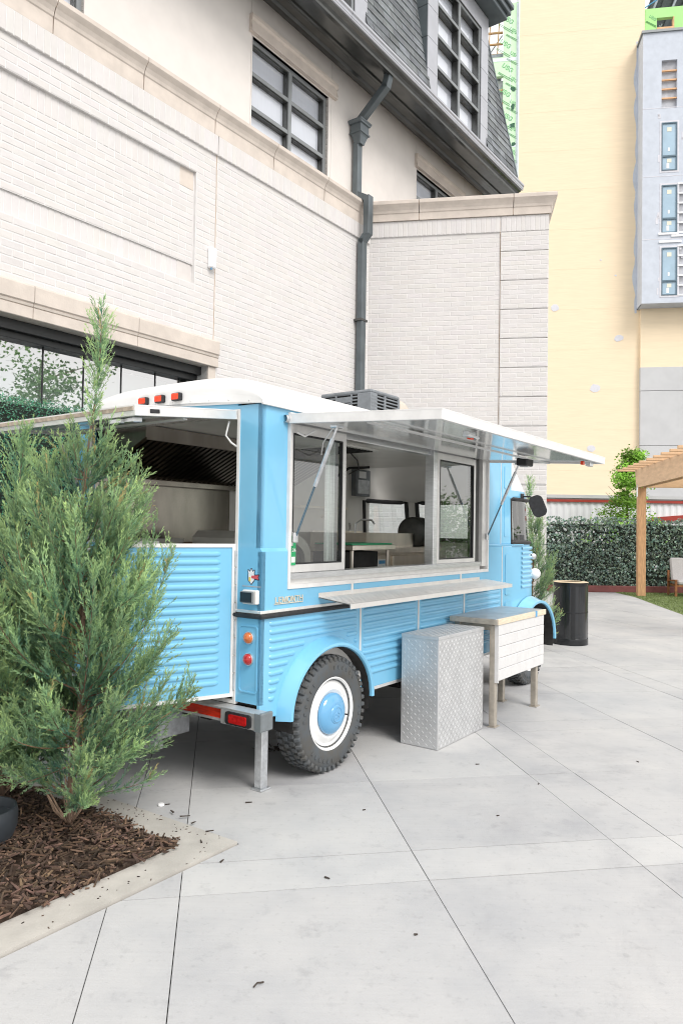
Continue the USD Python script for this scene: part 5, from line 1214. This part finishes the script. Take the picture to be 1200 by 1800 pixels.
for q in (.0, .19, .38, .57, .76):
    z = d - (d - c) * (q + .22) if q < .7 else c + .02
    if q < .7: fb.part('nogging', MB().box(a, b, BYF + .04, BYF + .12, z, z + .06), M['lumber'], parent=bay)
for a, b, c, d in holes[1:]:
    f = sbox(a, c, b, d); zm = c + (d - c) * .30
    fr = f.difference(sbox(a + .045, c + .05, b - .045, zm - .04)).difference(sbox(a + .045, zm + .04, b - .045, d - .05))
    w = fb.part('window', MB().poly_y(fr, BYF - .03, BYF + .1), M['frame_blue'], parent=None)
    fb.part('pane', MB().box(a + .04, b - .04, BYF + .02, BYF + .03, c + .045, d - .045), M['blue_film'], parent=w)
    xm = (a + b) / 2
    fb.part('paper_label', MB().box(xm - .10, xm + .10, BYF + .012, BYF + .02, d - .42, d - .22), M['paper'], parent=w); fb.part('paper_label', MB().box(xm - .10, xm + .10, BYF + .012, BYF + .02, zm - .30, zm - .12), M['paper'], parent=w)
    fb.part('paper_label', MB().box(xm - .06, xm + .02, BYF + .012, BYF + .02, zm + .25, zm + .42), M['ink'], parent=w); fb.part('paper_label', MB().box(xm - .12, xm + .0, BYF + .012, BYF + .02, c + .12, c + .36), M['ink'], parent=w)
    fb.part('tape_border', MB().poly_y(f.buffer(.09, join_style=2).difference(f), BYF - .012, BYF), M['patch'], parent=w)
for a, b, c, d in side_holes:
    s_ = fb.part('film', MB().box(a, b, BYF + .06, BYF + .07, c, d), M['film'])
    for z in np.linspace(c, d, 6): fb.part('batten', MB().box(a - .02, b, BYF - .03, BYF + .05, z - .035, z + .035), M['box_white'], parent=s_)
for (x, z, w) in ((4.05, zz_(15.72), 1.0), (4.6, zz_(16.0), 1.4), (4.02, zz_(12.98) + 3.05, .9)):
    fb.part('batten', MB().box(x, x + w, BYF - .05, BYF, z, z + .09), M['box_white'])
for j in range(16):
    a, b, c, d = holes[1 + j % 3]; x = a - rnd.uniform(.12, .28) if j % 2 else b + rnd.uniform(.1, .4); z = rnd.uniform(c, d + .3)
    fb.part('filler_dab', MB().box(x, x + rnd.uniform(.05, .14), BYF - .008, BYF, z, z + rnd.uniform(.08, .35)), M['patch'])
# green sheathing with print
gs = sbox(-7.5, 3.38, -2.46, 28.45).difference(sbox(-4.6, 25.67, -3.19, 27.93)).difference(sbox(-4.6, 21.7, -3.19, 24.70))
gy = .12
fb.part('sheathing', MB().poly_y(gs, gy, gy + .2), M['sheath'])
fb.part('joint_tape', MB().box(-2.55, -2.45, gy - .01, gy, 3.4, 28.4).box(-2.86, -2.83, gy - .008, gy, 3.4, 28.4).box(-7, -2.55, gy - .009, gy, 25.45, 25.62).box(-3.75, -3.70, gy - .009, gy, 24.7, 25.45).box(-7, -2.55, gy - .009, gy, 21.0, 21.12).box(-2.46, -2.40, -.02, gy + .2, 3.38, 30), M['tape'])
sg = meshkit.text_mesh('USG', .30, .004, True); SV, SF = np.array(sg.vertices), np.array(sg.faces)
sw_, sh_ = SV[:, 0].max(), .30
pr = MB(); ang = math.radians(-38)
def stamp(mb, x, z, s=1.0, y=gy):
    a = (SV[:, 0] - sw_ / 2) * s; b = (SV[:, 1] - sh_ / 2) * s
    mb.add(np.column_stack([x + a * math.cos(ang) - b * math.sin(ang), y - .004 + SV[:, 2] * 0 - SV[:, 2], z + a * math.sin(ang) + b * math.cos(ang)]), SF)
    for q in (.38, .52): mb.beam((x - .5 * s - q * .2, y - .005, z - .05 - q * s * .5), (x + .35 * s, y - .005, z - .05 - q * s - .45 * s), .006, .035, up=(0, -1, 0))
for j in range(14):
    stamp(pr, -2.98 - .12 * (j % 2), 27.6 - j * 1.25, .72); stamp(pr, -2.66 if j % 2 else -2.7, 27.0 - j * 1.25, .55)
for j in range(3): stamp(pr, -3.9, 25.1 - j * 3.9, .8)
fb.part('sheathing_print', pr, M['stencil'], kind='stuff')
bl = MB()
for j in range(11):
    x, z = -2.66 + rnd.uniform(-.08, .06), 24 - j * .95
    bl.poly_y(Polygon([(x + .14 * math.cos(q) * rnd.uniform(.4, 1.3), z + .16 * math.sin(q) * rnd.uniform(.4, 1.3)) for q in np.linspace(0, 6.28, 9)[:-1]]).buffer(0), gy - .012, gy)
fb.part('sealant_smears', bl, M['stencil_dark'], kind='stuff')
for z in (26.2, 26.75, 27.35): fb.part('nogging', MB().box(-4.6, -3.2, gy + .6, gy + .7, z, z + .07), M['lumber'])
for x in (-3.95, -3.5): fb.part('stud', MB().beam((x, gy + .65, 25.6), (x + .12, gy + .65, 28), .06, .06), M['lumber'])
fb.part('brace', MB().beam((-4.5, gy + 1.2, 25.7), (-3.2, gy + 1.2, 27.6), .05, .05).beam((-3.4, gy + 1.3, 25.7), (-4.3, gy + 1.3, 27.9), .04, .04).beam((-4.0, gy + .5, 25.6), (-4.0, gy + .5, 28), .07, .05), M['steel_deck'])
fb.part('floor_edge', MB().box(-4.6, -3.19, gy + .2, gy + 3, 25.67, 25.75).box(-4.6, -3.19, gy + .3, gy + .36, 25.75, 26.05), M['steel_deck'])
fb.part('film', MB().box(-4.6, -3.19, gy + .25, gy + .26, 21.7, 24.6), M['film'])
for z in (21.9, 22.55, 23.3, 24.0): fb.part('nogging', MB().box(-4.6, -3.19, gy + .08, gy + .18, z, z + .08), M['lumber'])
# parapet above the bay
pp = sbox(3.62, 25.6, 9, 27.42).difference(sbox(4.17, 26.32, 4.97, 26.93))
fb.part('parapet', MB().poly_y(pp, .05, .25), M['sheath_deep'])
pw = MB(); stamp(pw, 3.98, 26.95, .45, .05); fb.part('parapet_print', pw, M['stencil'], kind='stuff')
fb.part('hole_sill', MB().box(4.17, 4.97, .0, .3, 26.32, 26.42).box(4.93, 4.97, .02, .3, 26.42, 26.93), M['lumber'])
fb.part('hole_brace', MB().beam((4.2, .8, 26.2), (4.6, .8, 27.1), .05, .05).beam((4.9, .9, 26.2), (4.5, .9, 27.1), .05, .05), M['steel_deck'])
dk = MB().box(4.0, 9, .4, 6, 28.2, 28.3)
for x in np.arange(4.1, 9, .5): dk.box(x, x + .18, .4, 6, 28.08, 28.2)
fb.part('steel_deck', dk, M['steel_deck'])
for x in (4.0, 4.9, 5.7): fb.part('rafter_strut', MB().beam((x, .3, 27.4), (x + .35, .5, 28.3), .06, .10), M['steel_deck'])
fb.part('blue_line', MB().tube([(3.4, .3, 27.5), (4.4, .1, 28.0)], .03, 5), M['blue_tape'])
fb.part('core', MB().box(-7.5, 9, 3, 3.2, 0, 25.0).box(-2.4, 3.6, .4, 3, 29, 30), M['grey_clad'])

# pergola
FR['P'] = (np.array([7.30, 17.82, 0.]), BX, BY, -math.degrees(YAW_B), False)
pg_ = Thing('pergola', 'new cedar pergola with close set rafters over the lawn', 'pergola', 'P', (0, 0, 0))
pg_.part('post', MB().box(-.092, .092, -.092, .092, .0, 2.64, .006), M['cedar'])
pg_.part('post', MB().box(3.4, 3.58, -.092, .092, .0, 2.64, .006), M['cedar']); pg_.part('post', MB().box(-.092, .092, -7.6, -7.42, .0, 2.64, .006), M['cedar'])
bpg = Polygon([(.22, 3.09), (.10, 2.64), (-9.0, 2.64), (-9.0, 3.09)])
pg_.part('beam', MB().poly_x(bpg, -.10, -.055), M['cedar_beam']); pg_.part('beam', MB().poly_x(bpg, .055, .10), M['cedar_beam'])
pg_.part('cross_beam', MB().box(.10, 4.4, -.03, .03, 2.64, 2.86, .004), M['cedar_beam'])
for k in range(16):
    y = .72 - .585 * k; pg_.part('rafter', MB().box(-.42 + .01 * rnd.uniform(-1, 1), 4.2, y - .045, y + .045, 3.09, 3.145, .005), M['cedar_beam'])
pg_.part('post_bracket', MB().box(-.100, -.093, -.06, .06, 2.42, 2.72), M['box_white'])

# young tree behind the fence
tr = Thing('young_maple', 'young light green leafy tree rising behind the ivy fence', 'tree', 'W', (7.95, 20.3, 0))
tk = MB().tube([(7.95, 20.3, 0), (7.97, 20.3, 1.2), (7.92, 20.32, 2.3), (7.98, 20.3, 3.3)], [.05, .045, .03, .012], 8)
for k in range(16):
    z = rnd.uniform(1.1, 3.0); a = rnd.uniform(0, 6.28); l = (3.9 - z) * .36
    tk.tube([(7.95, 20.3, z), (7.95 + l * .6 * math.cos(a), 20.3 + l * .6 * math.sin(a), z + .18), (7.95 + l * math.cos(a), 20.3 + l * math.sin(a), z + .42)], [.014, .009, .004], 5)
tr.part('trunk', tk, M['bark'], smooth=50, tint=True)
cl = []
for k in range(90):
    z = rnd.uniform(1.3, 3.75); R_ = .15 + (3.85 - z) * .42; a = rnd.uniform(0, 6.28); r_ = R_ * rnd.uniform(.25, 1.)
    cl.append((7.98 + r_ * math.cos(a) + (z - 2) * .05, 20.3 + r_ * math.sin(a) * .8, z))
cl = np.array(cl); idx = rng.integers(0, len(cl), 9000)
P = cl[idx] + rng.normal(0, .105, (9000, 3)) * [1, 1, .8]
kk = (rng.choice([.6, .85, 1., 1.3, 1.6], len(cl))[idx] * rng.uniform(.8, 1.2, 9000))[:, None]
mb = MB(); leaf_cloud(mb, P, np.tile([[0, -.3, 1.]], (9000, 1)), .038, .6, .15, kk * np.array([1.0, 1., .9]), lobes=True)
tr.part('crown', mb, M['maple'], tint=True, kind='stuff')

for (t_, n_, h_, sd, lb) in ((8.0, 9.6, 7.4, 3, 'tallest courtyard tree, mirrored in the left shop panes'), (16.2, 7.6, 2.6, 8, 'lowest courtyard tree, mirrored in the right slider of the truck')):
    g_ = np.random.default_rng(sd); w0 = world('A', np.array([t_, n_, 0.]))
    ot = Thing('courtyard_tree', lb, 'tree', 'W', w0)
    tk = MB().tube([w0, w0 + [.03, 0, 1.6], w0 + [.0, .05, h_ * .8]], [.10, .08, .03], 8)
    cl = w0 + np.array([0, 0, h_ * .62]) + g_.normal(0, 1, (60, 3)) * [.75, .75, h_ * .16]
    for c_ in cl[::3]: tk.tube([w0 + [0, 0, min(h_ * .75, max(1.4, (c_ - w0)[2] - .5))], c_], [.025, .008], 5)
    ot.part('trunk', tk, M['bark'], smooth=50, tint=True)
    ix = g_.integers(0, 60, 4500); P = cl[ix] + g_.normal(0, .24, (4500, 3)); kk = (g_.choice([.7, 1., 1.3], 60)[ix] * g_.uniform(.8, 1.2, 4500))[:, None]
    mb = MB(); leaf_cloud(mb, P, np.tile([[0, 0, 1.]], (4500, 1)), .06, .7, .15, kk * np.ones(3), lobes=True)
    ot.part('crown', mb, M['tree_leaf'], tint=True, kind='stuff')

# lawn chair
FR['C'] = (np.array([8.42, 17.62, 0.]), BX, BY, -math.degrees(YAW_B), False)
lc = Thing('lounge_chair', 'teak lounge chair with grey cushions standing on the lawn', 'chair', 'C', (0, 0, 0))
for x in (-.34, .34):
    lc.part('leg', MB().box(x - .025, x + .025, -.025, .025, .0, .40, .004), M['teak']); lc.part('leg', MB().box(x - .025, x + .025, .62, .67, .0, .62, .004), M['teak'])
    lc.part('arm', MB().beam((x, -.03, .405), (x, .68, .36), .06, .035, c=.004), M['teak'])
lc.part('seat_frame', MB().box(-.31, .31, .0, .66, .24, .29, .005), M['teak'])
lc.part('seat_cushion', MB().box(-.30, .30, -.02, .62, .29, .40, .035), M['cushion'])
lc.part('back_cushion', MB().obox((0, .62, .62), (.30, 0, 0), (0, .055, -.02), (0, .10, .30), .03), M['cushion'])

# lawn
lw = MB().poly_z(turfP, -.05, .006)
single('lawn', lw, M['turf'], 'bright green artificial lawn at the far right of the court', 'lawn', kind='structure')
n = 30000
bx0, by0, bx1, by1 = turfP.intersection(sbox(5.5, 10.4, 9.5, 18.8)).bounds
P = np.stack([rng.uniform(bx0, bx1, n), rng.uniform(by0, by1, n), np.full(n, .012)], 1)
from shapely import contains_xy
P = P[contains_xy(turfP, P[:, 0], P[:, 1])]
k = rng.uniform(.6, 1.5, (len(P), 1)) * np.ones((1, 3))
mb = MB(); leaf_cloud(mb, P, np.tile([[1., .2, .2]], (len(P), 1)), .016, .6, .1, k)
single('grass', mb, M['turf_blade'], 'short green turf blades covering the lawn', 'grass', kind='stuff', tint=True)

# ================================================================== junipers
def juniper(name, label, base, height, env, nl, seed, lean=(0, 0), top_plume=None, dens=1.0, ground_stems=6, zmin=.28, bias=None):
    r_ = np.random.default_rng(seed); base = np.asarray(base, float)
    th_ = Thing(name, label, 'shrub', 'W', base)
    trunk = lambda z: base + np.array([lean[0] * z, lean[1] * z, z]) + .02 * np.array([math.sin(4 * z + seed), math.cos(3.3 * z + seed), 0]) * min(1, z * 3)
    wood = MB(); zz = np.linspace(-.03, height * .97, 14)
    wood.tube([trunk(z) for z in zz], np.interp(zz, [0, .15, .5, height * .6, height], [.024, .019, .014, .008, .002]), 8, tint=(1, .9, .85))
    for k in range(ground_stems):
        a = r_.uniform(0, 6.28); l = r_.uniform(.12, .26)
        wood.tube([base + [0, 0, .01], base + [l * .45 * math.cos(a), l * .45 * math.sin(a), .10], base + [l * math.cos(a), l * math.sin(a), r_.uniform(.22, .42)]], [.006, .0045, .002], 6, tint=(2.1, 2.0, 1.9))
    SP, SD, SL, SK, ST = [], [], [], [], []
    for i in range(nl):
        f = (i + .5) / nl
        z0 = zmin * .6 + (height * .70 - zmin * .6) * f ** 1.15 + r_.normal(0, .03)
        a = i * 2.39996 + r_.normal(0, .3)
        if bias is not None and r_.random() < bias[1]: a = bias[0] + r_.normal(0, .55)
        rise = r_.uniform(.35, 1.9) if i > nl * .25 else r_.uniform(.1, .9)
        ze = z0
        for _ in range(4): ze = z0 + rise * np.interp(ze, env[:, 0], env[:, 1])
        R_ = np.interp(ze, env[:, 0], env[:, 1]) * r_.choice([.55, .75, .9, 1.0, 1.16])
        ze = min(ze + r_.uniform(-.05, .12), height * .97)
        p0 = trunk(z0); p2 = trunk(ze) + R_ * np.array([math.cos(a), math.sin(a), 0]); p2[2] = ze
        pc = p0 + .6 * (p2 - p0) + np.array([.16 * R_ * math.cos(a), .16 * R_ * math.sin(a), -.24 * (ze - z0)])
        L = np.linalg.norm(p2 - p0); ss = np.linspace(0, 1, 9)[:, None]
        B = (1 - ss) ** 2 * p0 + 2 * ss * (1 - ss) * pc + ss ** 2 * p2
        wood.tube(B, np.linspace(.002 + .0032 * L, .0008, 9), 5, tint=(1, .85, .75) if r_.random() < .7 else (1.7, 1.3, 1.0))
        ns = int(L / .0105 * dens); s = r_.uniform(.06, 1.0, ns) ** .9
        pos = (1 - s)[:, None] ** 2 * p0 + (2 * s * (1 - s))[:, None] * pc + (s ** 2)[:, None] * p2
        tan = 2 * (1 - s)[:, None] * (pc - p0) + 2 * s[:, None] * (p2 - pc); tan /= np.linalg.norm(tan, axis=1, keepdims=True)
        rd = r_.normal(0, 1, (ns, 3)); rd -= (rd * tan).sum(1)[:, None] * tan; rd /= np.linalg.norm(rd, axis=1, keepdims=True)
        dr = tan * .85 + rd * r_.uniform(.3, .75, ns)[:, None] + [0, 0, .38]; dr /= np.linalg.norm(dr, axis=1, keepdims=True)
        ln = r_.uniform(.05, .19, ns) * (1.12 - .65 * np.clip((s - .55) / .45, 0, 1)) * np.clip(.6 + L, .6, 1.15)
        SP.append(pos); SD.append(dr); SL.append(ln); SK.append(np.clip(.25 + .75 * s, 0, 1)); ST.append(np.full(ns, r_.uniform(.75, 1.2)))
    if top_plume:
        z0, z1, R_ = top_plume; ns = int(130 * dens); zz = r_.uniform(z0, z1, ns)
        pos = np.array([trunk(z) for z in zz]); a = r_.uniform(0, 6.28, ns); w = np.sin(np.clip((zz - z0) / (z1 - z0), 0, 1) * math.pi) ** .6
        dr = np.stack([np.cos(a) * .5, np.sin(a) * .5, np.ones(ns) * .85], 1); dr /= np.linalg.norm(dr, axis=1, keepdims=True)
        SP.append(pos); SD.append(dr); SL.append((.05 + R_ * 1.35 * w) * r_.uniform(.5, 1.15, ns)); SK.append(r_.uniform(.6, 1, ns)); ST.append(np.full(ns, 1.15))
    SP, SD, SL, SK, ST = (np.concatenate(q) for q in (SP, SD, SL, SK, ST))
    # twiglets: each secondary carries small scale-leaf sprigs
    cnt_ = np.maximum(6, (SL / .0042).astype(int)); own = np.repeat(np.arange(len(SL)), cnt_); m_ = len(own)
    s = r_.random(m_) ** .9; side = r_.normal(0, 1, (m_, 3)); d0 = SD[own]; side -= (side * d0).sum(1)[:, None] * d0; side /= np.linalg.norm(side, axis=1, keepdims=True)
    bend = np.array([0, 0, .18])
    p = SP[own] + d0 * (SL[own] * s)[:, None] + bend * ((SL[own] * s ** 2) * .5)[:, None]
    dd = d0 * .85 + side * r_.uniform(.2, .75, m_)[:, None] + [0, 0, .15]; dd /= np.linalg.norm(dd, axis=1, keepdims=True)
    l = r_.uniform(.012, .034, m_) * (1.15 - .55 * s); w = r_.uniform(.0012, .0023, m_)
    e = np.cross(dd, r_.normal(0, 1, (m_, 3))); e /= np.linalg.norm(e, axis=1, keepdims=True)
    V = np.stack([p - e * w[:, None] * .6, p + e * w[:, None] * .6, p + dd * (l * .6)[:, None] + e * w[:, None], p + dd * l[:, None], p + dd * (l * .6)[:, None] - e * w[:, None]], 1).reshape(-1, 3)
    F = (np.arange(m_)[:, None, None] * 5 + np.array([[0, 1, 2], [0, 2, 4], [4, 2, 3]])).reshape(-1, 3)
    k = (ST[own] * r_.uniform(.72, 1.25, len(SL))[own] * r_.uniform(.85, 1.15, m_))[:, None]
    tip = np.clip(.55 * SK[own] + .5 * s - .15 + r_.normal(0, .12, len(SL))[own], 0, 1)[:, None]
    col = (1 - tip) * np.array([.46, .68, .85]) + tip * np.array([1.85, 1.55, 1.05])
    brown = (r_.random(len(SL)) < .012)[own]; col[brown] = np.array([1.9, 1.0, .75])
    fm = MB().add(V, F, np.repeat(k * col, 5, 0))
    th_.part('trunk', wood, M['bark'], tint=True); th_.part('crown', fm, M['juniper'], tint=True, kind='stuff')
envA = np.array([(.0, .28), (.30, .40), (.6, .46), (.95, .47), (1.3, .40), (1.6, .29), (1.85, .16), (2.05, .06), (2.6, .02)])
juniper('juniper', 'tall feathery juniper with a thin leading shoot in the mulch bed', (-1.30, 3.60, .03), 2.55, envA, 150, 11, lean=(.03, .0), top_plume=(1.95, 2.56, .075), bias=(-.35, .08), zmin=.20, ground_stems=12)
envB = np.array([(.0, .3), (.3, .45), (.7, .52), (1.1, .48), (1.5, .28), (1.8, .10), (2.2, .03)])
juniper('juniper', 'dense juniper with pale green tips cut off by the left edge', (-1.80, 3.95, .03), 1.98, envB, 84, 23, top_plume=(1.4, 1.97, .12), lean=(.06, -.02), bias=(-.5, .35))
juniper('juniper', 'low juniper leaning out over the dark pot at the left edge', (-1.86, 3.30, .03), 1.35, np.array([(0, .3), (.3, .42), (.7, .42), (1.0, .28), (1.3, .10), (1.5, .03)]), 48, 31, top_plume=(.95, 1.36, .12), lean=(.03, .0), bias=(.1, .3), zmin=.35)
envC = np.array([(.0, .2), (.3, .33), (.7, .32), (1.1, .25), (1.5, .16), (1.9, .08), (2.2, .03)])
juniper('juniper', 'slim juniper growing between the truck front and the annex corner', (2.50, 9.45, 0), 2.2, envC, 64, 47, top_plume=(1.5, 2.2, .08), lean=(-.03, 0), bias=(-.6, .25), dens=.9)

pot = Thing('dark_pot', 'dark rounded pot half cut off by the left edge under the junipers', 'pot', 'W', (-1.60, 3.36, .02))
pot.part('bowl', MB().lathe([(.001, 0), (.09, .0), (.13, .04), (.152, .10), (.155, .16), (.148, .19), (.140, .19), (.13, .15), (.001, .13)], (-1.615, 3.36, .02), k=36), M['pot'], smooth=40)

# ================================================================== litter on the slabs
LB = ['bark chip lying nearest the foot of the jack leg', 'bark chip just off the tip of the buff kerb', 'bark chip alone on the slab in the middle foreground', 'bark chip lying on the buff kerb, left of the middle', 'tiny bark chip on the slab in front of the rear wheel', 'bark chip in front of the white tiled table', 'bark chip on the buff kerb nearest its pointed tip', 'longest dark sliver on the kerb beside the mulch tip', 'bark chip on the kerb just behind the long sliver', 'bark chip on the kerb between the mulch tip and the long sliver', 'thin bark sliver on the slab by the small white cap', 'bark chip on the kerb right in front of the mulch tip', 'speck of bark on the slab left of the diamond plate box', 'speck of bark on the slab right of the long joint', 'speck of bark low in the foreground beside the long joint', 'bark sliver on the slab in front of the diamond plate box']
def litter(x, y, L, w, a, z=.003, lb=None):
    V = np.array([x, y, z]) + (_pat * [L, w, .0025] * np.where(_pat[:, :1] > 0, [1, .5, .7], 1)) @ np.array([[math.cos(a), math.sin(a), 0], [-math.sin(a), math.cos(a), 0], [0, 0, 1.]])
    single('bark_chip', MB().add(V, _BF), M['chip'], lb, 'chip', 'W', (x, y, 0), group='loose bark chips on the concrete')
spots = [(-.481, 4.032, .018, .005, .2), (-.512, 3.326, .014, .004, 1.2), (-.037, 3.18, .013, .004, -.6), (-.956, 2.903, .016, .005, -.3), (.146, 3.952, .008, .003, .5), (1.973, 4.855, .01, .003, 2.), (-.62, 3.62, .02, .004, .4), (-.78, 3.80, .026, .004, .2), (-.86, 3.86, .018, .005, 2.2), (-.72, 3.72, .014, .004, .9), (-.93, 3.98, .03, .003, .35), (-.64, 3.50, .016, .004, 1.9), (.85, 3.9, .008, .003, .3), (1.2, 4.4, .009, .003, 1.), (.3, 2.75, .007, .004, .2), (.9, 4.75, .012, .003, .1)]
for lb_, q in zip(LB, spots): litter(*q, lb=lb_, z=.015 if q[0] < -.6 and q[1] < 3.9 and q[1] > 3.3 else .004)
q = np.array([[-.262, 2.42, .006], [-.252, 2.437, .009], [-.242, 2.440, .008], [-.232, 2.447, .006]])
single('twig', MB().tube(q, .0028, 6), M['chip'], 'short curved dark twig on the concrete in the foreground', 'twig', 'W', (-.25, 2.43, 0))
single('bottle_cap', MB().lathe([(.001, .012), (.014, .011), (.018, .006), (.018, .0)], (-.945, 3.972, .002), k=16), M['ink'], 'small round white cap on the concrete near the juniper', 'cap', 'W', (-.945, 3.972, 0), smooth=40)
lf = MB()
for k in range(60):
    a = rnd.uniform(0, 6.28); r_ = abs(rnd.gauss(0, .05)); lf.obox((-.42 + r_ * math.cos(a) * 1.4, 4.98 + r_ * math.sin(a), .006 + .012 * rnd.random()), np.array([math.cos(a), math.sin(a), .1]) * rnd.uniform(.01, .025), np.array([-math.sin(a), math.cos(a), .2]) * .004, (0, 0, .001))
single('leaf_litter', lf, M['chip'], 'small dark heap of dead leaves on the concrete under the truck', 'leaves', 'W', (-.42, 4.98, 0), kind='stuff')
